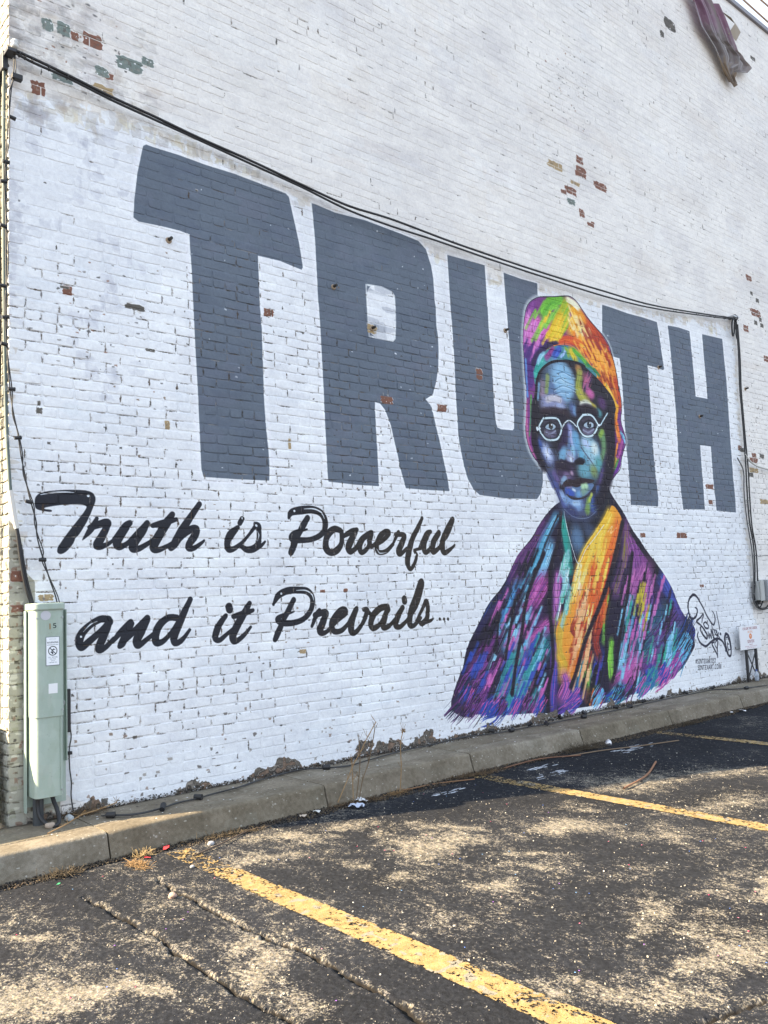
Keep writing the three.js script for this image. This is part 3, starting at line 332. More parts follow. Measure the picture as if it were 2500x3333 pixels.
["E","#c85a9a,#d878a8,#6b4a8a,#e07888",0.058,22,0.55,[5.938,3.505,0.011,5.85,3.367,0.01,5.791,3.217,0.01]],
["S","#8a9a5e",1,0.8,[5.204,3.379,0.047,5.182,3.282,0.047,5.161,3.194,0.047]],
["S","#8a7a88",1,0.7,[5.119,3.308,0.064,5.095,3.186,0.063]],
["S","#7fa8cc",1,0.8,[5.059,3.283,0.027,5.027,3.114,0.027]],
["S","#a08aa0",1,0.6,[5.094,3.177,0.063,5.155,3.133,0.064]],
["S","#8fb8d8",1,0.7,[5.391,3.247,0.099,5.497,3.217,0.1]],
["S","#a8a848",1,0.5,[5.701,3.303,0.102,5.75,3.229,0.102,5.833,3.204,0.103]],
["E","#c0b84a,#a8a848,#d8c860",0.052,20,0.55,[5.704,3.33,0.01,5.75,3.229,0.01,5.886,3.156,0.01]],
["S","#c8b84a",1,0.8,[5.858,3.171,0.058,5.971,3.129,0.058]],
["S","#d06aa8",1,0.8,[5.872,3.298,0.069,5.942,3.27,0.07]],
["S","#5aa0a8",1,0.7,[5.996,3.096,0.07,6.053,3.075,0.07]],
["S","#5a3a6a",1,0.7,[6.069,3.222,0.094,6.139,3.175,0.095]],
["S","#8e93b8",1,0.95,[5.124,3.079,0.127,5.272,3.117,0.129,5.391,3.1,0.131]],
["S","#c9c4cc",1,0.9,[5.167,3.126,0.053,5.276,3.16,0.054,5.382,3.151,0.055]],
["S","#a8b8dc",1,0.8,[5.348,3.078,0.054,5.414,3.068,0.055]],
["S","#5a6a9a",1,0.7,[5.569,3.112,0.078,5.59,3.044,0.078]],
["S","#7aa0c8",1,0.8,[5.615,3.082,0.067,5.632,3.04,0.067]],
["S","#dfe2d4",1,0.95,[5.726,3.138,0.057,5.808,3.169,0.057,5.885,3.151,0.058]],
["S","#33262e",1,0.95,[5.09,2.986,0.078,5.262,3.013,0.079,5.477,3.014,0.081]],
["S","#2d2530",1,0.95,[5.663,3.069,0.067,5.781,3.113,0.068,5.882,3.115,0.069,5.994,3.078,0.07]],
["S","#2b2028",1,0.8,[5.105,2.874,0.137,5.247,2.854,0.139,5.322,2.81,0.14]],
["S","#2b2028",1,0.8,[5.722,2.961,0.147,5.862,2.93,0.149]],
["S","#2b2630",1,0.9,[6.199,3.036,0.143,6.195,2.871,0.142,6.175,2.688,0.141]],
["S","#8f95c8",1,0.9,[5.5,2.895,0.062,5.512,2.81,0.062,5.544,2.726,0.062]],
["S","#c0c4e4",1,0.8,[5.522,2.845,0.026,5.527,2.759,0.026,5.553,2.675,0.026]],
["S","#6fa8cc",1,0.9,[5.594,2.808,0.089,5.611,2.697,0.089]],
["S","#8fc0d8",1,0.8,[5.538,2.665,0.055,5.545,2.596,0.055]],
["S","#352a48",1,0.85,[5.436,2.872,0.076,5.408,2.723,0.076,5.332,2.64,0.075]],
["S","#7fb2d4",1,0.95,[5.412,2.629,0.087,5.337,2.555,0.086]],
["S","#a9b0d0",1,0.95,[5.475,2.582,0.098,5.511,2.533,0.098]],
["S","#6fb0cf",1,0.95,[5.66,2.631,0.089,5.71,2.573,0.09]],
["S","#d8e4ee",1,0.8,[5.494,2.567,0.033,5.51,2.525,0.033]],
["S","#1d1a26",0.6,0.98,[5.571,2.512,0.051,5.651,2.548,0.051,5.72,2.535,0.051]],
["S","#2a2230",0.7,0.9,[5.333,2.513,0.047,5.452,2.491,0.048,5.548,2.489,0.048]],
["S","#4d5478",1,0.85,[5.012,2.698,0.083,5.062,2.552,0.083,5.187,2.503,0.084]],
["S","#b9c7ea",1,0.95,[5.089,2.629,0.094,5.141,2.566,0.095,5.164,2.535,0.095]],
["S","#e0e6f4",1,0.7,[5.105,2.597,0.042,5.14,2.558,0.042]],
["S","#3f5aa0",1,0.7,[4.998,2.68,0.062,5.019,2.632,0.062]],
["S","#9fc8d8",1,0.95,[5.77,2.745,0.17,5.848,2.663,0.171,5.912,2.588,0.172]],
["S","#dde8e4",1,0.8,[5.912,2.721,0.092,5.921,2.668,0.092]],
["S","#b8c8e8",1,0.7,[5.728,2.75,0.068,5.81,2.713,0.068]],
["S","#6f9a6a",1,0.9,[6.045,2.867,0.093,6.105,2.737,0.094,6.059,2.589,0.093]],
["S","#5aa0a0",1,0.85,[5.952,2.555,0.103,5.99,2.495,0.104]],
["S","#8fb04a",1,0.7,[6.027,2.838,0.047,6.078,2.897,0.047]],
["S","#2e2740",0.7,0.55,[5.679,2.685,0.017,5.77,2.604,0.017,5.868,2.519,0.017,5.925,2.438,0.017]],
["S","#3a3050",1,0.9,[6.149,2.596,0.117,6.054,2.41,0.116,5.949,2.263,0.114]],
["S","#2a2430",1,0.9,[6.195,2.599,0.083,6.146,2.434,0.082,6.057,2.303,0.081]],
["S","#5a4a80",1,0.7,[6.044,2.454,0.058,5.987,2.335,0.057]],
["S","#6fa9b8",1,0.95,[5.669,2.449,0.144,5.752,2.436,0.146]],
["S","#8a9c54",1,0.55,[5.857,2.478,0.091,5.894,2.419,0.091]],
["S","#3f2f4a",1,0.85,[5.286,2.442,0.117,5.448,2.443,0.119]],
["S","#7f6a90",1,0.7,[5.387,2.38,0.065,5.441,2.375,0.065]],
["S","#c0a0b8",1,0.7,[5.485,2.412,0.033,5.511,2.396,0.033]],
["S","#8fb0cc",1,0.8,[5.384,2.346,0.054,5.326,2.3,0.053]],
["S","#444a78",1,0.85,[5.136,2.374,0.063,5.203,2.26,0.063]],
["S","#6a5a90",1,0.6,[5.203,2.394,0.053,5.272,2.298,0.053]],
["S","#4f5890",1,0.9,[5.218,2.278,0.063,5.286,2.164,0.064,5.356,2.066,0.064]],
["S","#9ab4dc",1,0.9,[5.303,2.198,0.053,5.349,2.133,0.053]],
["S","#7fa0cc",1,0.95,[5.389,2.126,0.096,5.493,2.079,0.097,5.604,2.091,0.099]],
["S","#a8c4e0",1,0.7,[5.494,2.096,0.043,5.591,2.1,0.044]],
["S","#7a9c54",1,0.95,[5.764,2.141,0.067,5.715,2.018,0.066]],
["S","#3f5aa8",1,0.9,[5.863,2.136,0.102,5.827,2.065,0.101]],
["S","#3a3f68",1,0.8,[5.407,2.034,0.086,5.511,1.994,0.087]],
["S","#c0cc5a",1,0.8,[5.813,2.204,0.034,5.763,2.132,0.033]],
["S","#4a6aa8",1,0.8,[5.936,2.271,0.068,5.925,2.173,0.068]],
["F","#31242a",0.004,[5.305,2.255,5.382,2.327,5.451,2.345,5.525,2.328,5.618,2.366,5.745,2.366,5.908,2.349,5.796,2.317,5.668,2.301,5.566,2.259,5.485,2.278,5.375,2.254]],
["F","#5f789c",0.005,[5.334,2.247,5.485,2.271,5.565,2.255,5.681,2.298,5.884,2.328,5.818,2.248,5.697,2.181,5.555,2.156,5.435,2.179]],
["S","#3b56b0",1,0.9,[5.398,2.219,0.064,5.489,2.181,0.065]],
["S","#8a6a90",1,0.6,[5.401,2.249,0.017,5.484,2.262,0.017]],
["S","#dfe6ee",1,0.8,[5.495,2.239,0.024,5.535,2.226,0.024]],
["S","#7f9f86",1,0.6,[5.734,2.261,0.067,5.644,2.205,0.066]],
["S","#b8dcb0",1,0.8,[5.651,2.274,0.044,5.737,2.292,0.045]],
["S","#6fa0d0",1,0.8,[5.572,2.185,0.055,5.615,2.195,0.055]],
["F","#332b30",0.004,[5.37,2.201,5.46,2.161,5.582,2.149,5.725,2.177,5.809,2.23,5.731,2.167,5.623,2.137,5.497,2.127,5.418,2.149]],
["S","#2b2438",0,0.6,[5.525,2.328,0.005,5.528,2.397,0.005,5.551,2.45,0.005]],
["S","#8a9ab4",0,0.8,[5.339,2.031,0.006,5.454,1.967,0.006,5.589,1.942,0.007,5.759,1.967,0.007,5.959,2.085,0.007]],
["S","#2f4258",0.5,0.8,[5.354,3.421,0.01,5.465,3.449,0.01,5.573,3.427,0.01,5.65,3.426,0.01]],
["S","#d8eaf4",0.5,0.7,[5.358,3.406,0.009,5.469,3.434,0.009,5.577,3.412,0.009,5.654,3.41,0.009]],
["S","#2f4258",0.5,0.8,[5.32,3.338,0.01,5.404,3.378,0.01,5.484,3.357,0.01,5.613,3.337,0.01]],
["S","#d8eaf4",0.5,0.7,[5.324,3.323,0.009,5.408,3.363,0.009,5.488,3.342,0.009,5.617,3.322,0.009]],
["S","#2f4258",0.5,0.8,[5.291,3.244,0.01,5.424,3.302,0.01,5.533,3.3,0.01,5.649,3.278,0.01]],
["S","#d8eaf4",0.5,0.7,[5.294,3.229,0.009,5.428,3.287,0.009,5.537,3.285,0.009,5.653,3.262,0.009]],
["S","#2f4258",0.5,0.8,[5.279,3.191,0.01,5.404,3.236,0.01,5.527,3.238,0.01]],
["S","#d8eaf4",0.5,0.7,[5.283,3.176,0.009,5.408,3.221,0.009,5.531,3.223,0.009]],
["S","#241d26",0,0.85,[4.998,3.111,0.027,5.012,3.26,0.027,5.042,3.34,0.027,5.097,3.415,0.028,5.188,3.483,0.028,5.312,3.539,0.028,5.505,3.574,0.029,5.715,3.582,0.03,5.835,3.563,0.03]],
["S","#241d28",0.8,0.75,[4.974,3.053,0.083,4.941,2.758,0.082,4.975,2.571,0.082,5.064,2.428,0.083]],
["S","#221c28",0.8,0.8,[6.229,3.103,0.143,6.208,2.781,0.142,6.162,2.507,0.141,6.056,2.294,0.139,5.902,2.093,0.136]],
["S","#241d2a",0.8,0.8,[5.098,2.941,0.074,5.257,2.957,0.075,5.444,2.959,0.077]],
["S","#241d2a",0.8,0.8,[5.672,3.026,0.067,5.818,3.064,0.069,5.961,3.038,0.07]],
["W","#a8c8dc,#7fa8c0,#5f7f98",26,5.70,5.99,2.50,2.77,0.49,-0.90],
["W","#8aa0c0,#5a6a90,#34304a",22,5.00,5.26,2.45,2.66,0.56,-0.90],
["W","#a8cfe6,#6f90ac,#c8dce8",12,5.24,5.62,3.29,3.35,1.40,-0.10],
["W","#2b2438,#44405a",16,5.20,5.36,2.12,2.38,0.63,-0.90],
["W","#6a90a8,#3f4a70,#88a070",16,5.58,5.85,2.01,2.12,1.26,0.30],
["W","#2b2438,#5a5a78",24,5.97,6.13,2.28,2.85,-0.14,-1.00],
["W","#9ab4cc,#5a6a88",12,5.44,5.58,2.64,2.87,0.14,-1.00],
["W","#c8b8c8,#8a90b0",12,5.12,5.43,3.07,3.14,1.40,0.10],
["S","#2a2638",0.5,0.6,[5.063,2.694,0.007,5.178,2.683,0.007,5.313,2.715,0.008]],
["S","#2a2638",0.5,0.6,[5.086,2.671,0.007,5.189,2.658,0.007,5.297,2.688,0.008]],
["S","#2a2638",0.5,0.6,[5.704,2.783,0.008,5.816,2.773,0.008,5.951,2.814,0.008]],
["S","#2a2638",0.5,0.6,[5.317,2.486,0.007,5.259,2.432,0.007,5.239,2.363,0.007]],
["S","#2a2638",0.5,0.6,[5.448,2.994,0.008,5.48,3.041,0.008,5.477,3.084,0.008]],
["S","#2a2638",0.5,0.6,[5.573,3.007,0.008,5.563,3.05,0.008,5.581,3.091,0.008]],
["S","#2a2030",0.8,0.8,[5.262,2.466,0.074,5.369,2.464,0.075,5.449,2.461,0.076]],
["F","#1a1720",0.003,[5.552,2.497,5.591,2.535,5.664,2.56,5.735,2.545,5.718,2.515,5.646,2.498]],
["S","#221b2a",0.5,0.9,[5.303,2.587,0.015,5.285,2.535,0.015,5.326,2.508,0.015,5.387,2.518,0.015,5.453,2.497,0.015,5.535,2.499,0.015]],
["F","#35323e",0.003,[5.097,2.932,5.289,2.952,5.352,2.915,5.372,2.84,5.302,2.744,5.181,2.719,5.098,2.731,5.028,2.8,5.026,2.85]],
["S","#6f6a84",1,0.8,[5.117,2.791,0.053,5.193,2.773,0.053,5.261,2.796,0.053]],
["S","#9aa0b8",0.5,0.8,[5.104,2.798,0.017,5.181,2.78,0.017,5.277,2.823,0.017]],
["F","#a9bccc",0.002,[5.109,2.845,5.157,2.879,5.224,2.894,5.288,2.871,5.265,2.839,5.198,2.822,5.139,2.827]],
["S","#3a302c",0,1,[5.199,2.861,0.06,5.206,2.859,0.06]],
["S","#f4f8fa",0,1,[5.213,2.878,0.014,5.216,2.876,0.014]],
["S","#5a6a7a",0.8,0.8,[5.192,2.845,0.015,5.213,2.847,0.015]],
["S","#1d1a22",0,1,[5.103,2.853,0.009,5.158,2.889,0.01,5.225,2.903,0.01,5.298,2.876,0.01]],
["S","#4a4450",1,0.7,[5.1,2.89,0.021,5.208,2.927,0.021,5.285,2.909,0.021]],
["S","#26303a",0,1,[5.097,2.932,0.032,5.289,2.952,0.032,5.352,2.915,0.032,5.372,2.84,0.033,5.302,2.744,0.032,5.181,2.719,0.032,5.098,2.731,0.031,5.028,2.8,0.031,5.026,2.85,0.031,5.097,2.932,0.032]],
["S","#cfe2e8",0,1,[5.097,2.932,0.02,5.289,2.952,0.02,5.352,2.915,0.021,5.372,2.84,0.021,5.302,2.744,0.02,5.181,2.719,0.02,5.098,2.731,0.02,5.028,2.8,0.02,5.026,2.85,0.02,5.097,2.932,0.02]],
["F","#35323e",0.003,[5.751,3.034,5.874,3.047,5.95,3.01,5.994,2.943,5.918,2.846,5.828,2.812,5.735,2.817,5.664,2.876,5.65,2.945]],
["S","#6f6a84",1,0.8,[5.748,2.866,0.057,5.831,2.847,0.057,5.906,2.872,0.057]],
["S","#9aa0b8",0.5,0.8,[5.734,2.874,0.018,5.818,2.855,0.018,5.924,2.9,0.018]],
["F","#a9bccc",0.002,[5.739,2.923,5.793,2.959,5.867,2.975,5.937,2.951,5.911,2.917,5.837,2.899,5.773,2.904]],
["S","#22262e",0,1,[5.838,2.94,0.064,5.847,2.938,0.064]],
["S","#f4f8fa",0,1,[5.855,2.958,0.015,5.857,2.956,0.015]],
["S","#5a6a7a",0.8,0.8,[5.831,2.924,0.016,5.854,2.926,0.016]],
["S","#1d1a22",0,1,[5.733,2.931,0.01,5.794,2.97,0.01,5.868,2.984,0.01,5.947,2.956,0.01]],
["S","#4a4450",1,0.7,[5.73,2.97,0.023,5.849,3.009,0.023,5.934,2.991,0.023]],
["S","#26303a",0,1,[5.751,3.034,0.034,5.874,3.047,0.034,5.95,3.01,0.035,5.994,2.943,0.035,5.918,2.846,0.035,5.828,2.812,0.034,5.735,2.817,0.034,5.664,2.876,0.034,5.65,2.945,0.034,5.751,3.034,0.034]],
["S","#cfe2e8",0,1,[5.751,3.034,0.022,5.874,3.047,0.022,5.95,3.01,0.022,5.994,2.943,0.022,5.918,2.846,0.022,5.828,2.812,0.022,5.735,2.817,0.021,5.664,2.876,0.021,5.65,2.945,0.021,5.751,3.034,0.022]],
["S","#26303a",0,1,[5.38,2.858,0.024,5.441,2.922,0.024,5.505,2.95,0.024,5.565,2.935,0.024,5.628,2.897,0.025]],
["S","#d8e4ea",0,1,[5.38,2.858,0.014,5.441,2.922,0.014,5.505,2.95,0.014,5.565,2.935,0.014,5.628,2.897,0.015]],
["S","#d8e4ea",0,1,[4.987,2.821,0.031,4.991,2.809,0.031]],
["S","#d8e4ea",0,1,[5.01,2.815,0.015,5.036,2.825,0.015]],
["S","#26303a",0,1,[5.998,2.946,0.026,6.048,2.959,0.026,6.09,3.002,0.026,6.183,3.096,0.026]],
["S","#c4dce6",0,1,[5.998,2.946,0.015,6.048,2.959,0.015,6.09,3.002,0.015,6.183,3.096,0.015]],
["S","#e4eef2",0,1,[6.007,2.949,0.026,6.022,2.951,0.026]],
["S","#1e1a2a",0,1,[5.161,4.19,0.009,5.08,4.157,0.009,4.992,4.1,0.009,4.932,4.027,0.008,4.899,3.936,0.008,4.867,3.795,0.008,4.852,3.691,0.008,4.85,3.523,0.008,4.849,3.364,0.008,4.856,3.24,0.008]],
["S","#1e1a2a",0,1,[5.161,4.19,0.011,5.378,4.233,0.011,5.575,4.28,0.011,5.667,4.288,0.012,5.763,4.257,0.012,5.856,4.183,0.012,5.951,4.109,0.012,6.075,4.03,0.012,6.203,3.957,0.012,6.297,3.87,0.012,6.34,3.775,0.012,6.38,3.659,0.012,6.412,3.533,0.012,6.429,3.367,0.012]],
["S","#1e1a2a",0,1,[6.436,3.423,0.01,6.46,3.267,0.01,6.458,3.174,0.01,6.428,3.05,0.01,6.456,2.95,0.01,6.487,2.879,0.01,6.5,2.804,0.01,6.442,2.716,0.01,6.391,2.613,0.01,6.356,2.508,0.01,6.271,2.439,0.009,6.171,2.361,0.009]],
["S","#1e1a2a",0,1,[4.813,2.829,0.008,4.813,2.747,0.008,4.833,2.665,0.008,4.874,2.57,0.008,4.946,2.499,0.008,5.033,2.438,0.008,5.122,2.369,0.008,5.191,2.275,0.008,5.249,2.166,0.008,5.282,2.095,0.008]],
["E","#261f33,#27304a,#3a2a4e,#5a2f66",0.096,26,0.9,[3.927,0.482,0.022,3.74,0.29,0.022,3.565,0.168,0.021]],
["E","#7a3f86,#5a2f66,#261f33",0.098,14,0.9,[4.095,0.358,0.023,3.926,0.216,0.022,3.785,0.115,0.022]],
["E","#2f4aa8,#27408f",0.101,12,0.9,[4.331,0.251,0.027,4.159,0.148,0.026,3.957,0.106,0.025]],
["E","#261f33,#27304a,#2f4a90",0.101,26,0.9,[7.584,0.85,0.031,7.391,0.655,0.03,7.192,0.481,0.029]],
["E","#5fb0d8,#7fc4e0,#4a9ac0,#27304a",0.108,24,0.9,[7.507,0.632,0.028,7.303,0.442,0.027,7.137,0.285,0.027]],
["E","#c05fa8,#7a3f90,#c858a0",0.082,14,0.9,[7.023,0.28,0.029,6.902,0.215,0.028,6.7,0.13,0.028]],
["E","#2f4aa8,#3a56b8",0.059,12,0.9,[6.713,0.232,0.028,6.541,0.131,0.027,6.376,0.061,0.027]],
["E","#2f7f90,#2f4aa8,#3a9a9a",0.076,14,0.9,[6.314,0.183,0.025,6.055,0.109,0.024,5.831,0.05,0.023]],
["E","#27304a,#5fb0d8,#261f33",0.099,14,0.9,[7.491,0.601,0.03,7.37,0.499,0.03,7.239,0.4,0.029]],
["E","#5fb0d8,#7fc4e0,#7a3f90",0.098,14,0.9,[7.358,0.5,0.03,7.239,0.4,0.029,7.111,0.303,0.029]],
["E","#7a3f90,#c05fa8",0.096,14,0.9,[7.23,0.416,0.029,7.113,0.318,0.029,6.987,0.222,0.029]],
["E","#2f4aa8,#c858a0,#27408f",0.094,14,0.9,[6.992,0.343,0.029,6.879,0.247,0.028,6.757,0.154,0.028]],
["E","#2f7f90,#2f4aa8,#3a9a9a",0.092,14,0.9,[6.793,0.3,0.028,6.683,0.206,0.028,6.565,0.114,0.027]],
["E","#2f7f90,#c05fa8",0.090,14,0.9,[6.573,0.26,0.027,6.467,0.168,0.027,6.352,0.078,0.027]],
["E","#261f33,#5a2f66,#7a3f86",0.088,14,0.9,[6.336,0.239,0.027,6.234,0.148,0.026,6.123,0.059,0.026]],
["E","#27304a,#5fb0d8,#261f33",0.085,14,0.9,[6.107,0.218,0.026,6.008,0.128,0.026,5.901,0.042,0.025]],
["E","#5fb0d8,#7fc4e0,#7a3f90",0.083,14,0.9,[5.791,0.207,0.025,5.697,0.12,0.025,5.595,0.035,0.024]],
["E","#2f4aa8,#c858a0,#27408f",0.074,14,0.9,[4.869,0.236,0.023,4.788,0.154,0.022,4.7,0.075,0.022]],
["E","#261f33,#5a2f66,#7a3f86",0.073,14,0.9,[4.687,0.242,0.022,4.609,0.162,0.022,4.524,0.083,0.022]],
["E","#2f4aa8,#c858a0,#27408f",0.071,14,0.9,[4.511,0.249,0.022,4.435,0.169,0.021,4.352,0.092,0.021]],
["E","#261f33,#5a2f66,#7a3f86",0.070,14,0.9,[4.321,0.257,0.021,4.247,0.179,0.021,4.167,0.102,0.021]],
["E","#2f4aa8,#c858a0,#27408f",0.068,14,0.9,[4.138,0.289,0.021,4.067,0.212,0.02,3.99,0.136,0.02]],
["E","#261f33,#5a2f66,#7a3f86",0.067,14,0.9,[3.981,0.342,0.02,3.911,0.266,0.02,3.836,0.191,0.02]],
["E","#2f4aa8,#c858a0,#27408f",0.066,14,0.9,[3.881,0.425,0.02,3.813,0.348,0.02,3.739,0.273,0.02]],
["E","#c05fa8,#2f4aa8,#5a3f9a",0.086,16,0.9,[5.407,0.178,0.024,5.245,0.102,0.024,5.045,0.033,0.023]]];
const PATCHES=[0.545,5.057,0.111,0.08,0,0.648,4.856,0.074,0.049,0,0.622,4.73,0.12,0.057,2,0.184,4.591,0.074,0.071,0,0.244,5.051,0.071,0.086,1,0.35,5.064,0.093,0.087,1,0.808,4.989,0.189,0.1,1,0.945,5.063,0.088,0.06,1,0.609,4.862,0.095,0.075,1,0.34,4.712,0.141,0.047,1,0.426,5.043,0.045,0.048,0,5.988,5.894,0.102,0.065,0,5.549,5.698,0.222,0.063,2,5.99,5.762,0.169,0.094,0,6.342,5.694,0.201,0.067,0,5.79,5.491,0.164,0.064,0,5.669,5.433,0.086,0.049,0,5.783,5.362,0.142,0.064,1,5.963,5.283,0.078,0.064,0,6.113,5.2,0.114,0.05,0,5.877,5.602,0.133,0.043,2,0.363,3.287,0.051,0.057,0,0.345,3.3,0.059,0.016,3,1.891,3.42,0.077,0.048,0,2.916,3.467,0.087,0.059,2,3.043,2.883,0.109,0.063,0,3.685,2.883,0.099,0.056,0,4.2,3.257,0.067,0.083,0,9.805,4.877,0.234,0.08,0,9.485,4.606,0.121,0.07,0,9.686,5.348,0.125,0.063,0,9.417,2.868,0.102,0.058,0,9.381,2.8,0.186,0.074,0,9.367,2.669,0.202,0.058,2,9.591,2.263,0.189,0.058,2,7.497,1.785,0.179,0.061,0,7.849,1.206,0.076,0.032,0,8.205,2.211,0.08,0.046,0,8.21,2.389,0.161,0.061,0,9.044,2.942,0.081,0.049,0,10.015,4.263,0.147,0.062,0,6.692,1.782,0.084,0.041,0,9.925,4.808,0.073,0.063,3,9.781,4.739,0.09,0.062,3,9.955,4.726,0.091,0.063,3,9.882,5.07,0.091,0.063,3,9.728,5.14,0.072,0.054,3,9.631,2.88,0.122,0.059,3,9.282,2.611,0.133,0.057,3,9.098,2.922,0.114,0.057,3,0.062,1.464,0.082,0.081,0,0.076,1.271,0.107,0.048,0,0.221,1.321,0.074,0.03,2,0.184,2.477,0.037,0.039,3,0.183,2.525,0.019,0.031,3,2.307,1.297,0.041,0.019,0,2.531,1.298,0.036,0.024,0,0.78,0.408,0.029,0.019,3,0.573,0.042,0.043,0.048,3,2.104,0.857,0.05,0.023,2,8.12,8.371,0.275,0.151,3,7.914,8.16,0.089,0.096,3,10.387,8.803,0.139,0.061,3,0.928,2.977,0.067,0.022,3,0.822,3.258,0.132,0.043,3,1.305,4.22,0.02,0.014,3,1.043,2.467,0.032,0.056,2,2.047,2.426,0.022,0.062,2];
const CABLE_A=[-0.006,4.743,0.075,0.113,4.731,0.075,0.359,4.7,0.075,0.64,4.658,0.075,0.944,4.626,0.075,1.274,4.584,0.075,1.718,4.543,0.075,2.181,4.488,0.075,2.637,4.441,0.075,3.103,4.447,0.075,3.903,4.419,0.075,5.194,4.41,0.075,6.131,4.427,0.075,7.019,4.447,0.075,8.172,4.551,0.075,9.049,4.647,0.075];
const CABLE_B=[0.012,4.728,0.07,0.115,4.707,0.07,0.36,4.684,0.07,0.642,4.639,0.07,0.946,4.606,0.07,1.276,4.571,0.07,1.72,4.521,0.07,2.184,4.471,0.07,2.64,4.407,0.07,3.104,4.387,0.07,3.627,4.388,0.07,4.405,4.375,0.07,5.197,4.371,0.07,6.133,4.374,0.07,7.023,4.413,0.07,8.178,4.53,0.07,9.057,4.633,0.07];
const DROP_A=[9.129,4.643,0.05,9.121,4.196,0.05,9.079,3.74,0.05,9.08,3.457,0.05,9.082,3.174,0.05,9.066,2.691,0.05,9.045,2.372,0.05,9.043,1.977,0.05,9.093,1.702,0.05,9.086,1.427,0.05,9.046,1.194,0.05,9.004,1.04,0.05,9.043,0.942,0.05,9.162,0.875,0.05,9.312,0.889,0.05,9.405,0.94,0.05];
const DROP_B=[9.171,4.594,0.045,9.163,4.146,0.045,9.121,3.69,0.045,9.122,3.405,0.045,9.124,3.122,0.045,9.132,2.64,0.045,9.111,2.32,0.045,9.108,1.923,0.045,9.159,1.647,0.045,9.152,1.372,0.045,9.112,1.138,0.045,9.069,0.984,0.045,9.108,0.885,0.045,9.179,0.918,0.045,9.25,0.993,0.045];
const DROP_C=[8.88,2.799,0.04,9.007,2.649,0.04,8.984,2.37,0.04,8.997,2.016,0.04,9.058,1.663,0.04,9.06,1.389,0.04,9.026,1.195,0.04,8.978,1.049,0.04,9.043,0.915,0.04,9.196,0.862,0.04,9.363,0.871,0.04];
const WHITE_CABLE=[9.063,2.863,0.05,9.178,2.779,0.05,9.335,2.729,0.05,9.668,2.697,0.05,10.195,2.658,0.05];
const LIGHT_CORD=[0.02,4.758,0.05,0.016,4.597,0.05,0.001,4.47,0.05,-0.011,4.304,0.05,-0.024,4.14,0.05,-0.028,3.94,0.05,-0.03,3.664,0.05,-0.028,3.372,0.05,-0.026,3.083,0.05,-0.02,2.798,0.05,-0.003,2.554,0.05,0.017,2.424,0.05,0.04,2.314,0.05,0.058,2.184,0.05,0.079,2.073,0.05,0.1,1.962,0.05,0.124,1.869,0.05,0.147,1.776,0.05,0.15,1.702,0.05,0.177,1.59,0.05,0.19,1.553,0.05,0.222,1.441,0.05,0.27,1.287,0.05,0.294,1.029,0.05];
const LIGHT_BULBS=[0.009,4.305,0.05,-0.028,4.006,0.05,-0.042,3.877,0.05,-0.042,3.592,0.05,-0.047,3.214,0.05,-0.031,3.021,0.05,-0.038,2.852,0.05,0.004,2.581,0.05,0.04,2.286,0.05,0.104,1.9,0.05,0.183,1.549,0.05];
const FEED_A=[-0.015,4.729,-0.03,-0.017,4.097,-0.03,-0.015,3.304,-0.03,-0.012,2.72,-0.02,-0.009,2.337,0,-0.004,2.071,0.03,0.002,1.959,0.035];
const FEED_WHITE=[-0,1.966,0.035,0.012,1.885,0.035,0.026,1.793,0.035,0.039,1.738,0.035];
const FEED_B=[0.037,1.746,0.035,0.051,1.628,0.035,0.069,1.499,0.035,0.09,1.389,0.035,0.12,1.287,0.035,0.136,1.186,0.035];
const FEED_C=[0.035,1.776,0.03,0.063,1.628,0.03,0.084,1.499,0.03,0.106,1.389,0.03,0.13,1.296,0.03,0.152,1.185,0.03];
const GROUND_CORD=[0.47,0.205,0.508,0.25,0.618,0.347,0.807,0.323,0.926,0.25,1.073,0.252,1.169,0.238,1.434,0.176,1.596,0.108,1.795,0.072,2.02,0.053,2.173,0.145,2.314,0.22,2.532,0.166,2.939,0.089,3.284,0.078,3.675,0.045,3.988,0.11,4.367,0.133,4.667,0.169,5.12,0.171,5.727,0.162,6.591,0.139,7.251,0.113,7.757,0.128,7.836,0.273,7.994,0.375,8.38,0.439,9.307,0.382];
const GROUND_SOCKETS=[0.503,0.262,0.801,0.335,1.082,0.257,2.173,0.152,4.196,0.156,4.652,0.181,5.182,0.196,6.01,0.15,7.969,0.384];
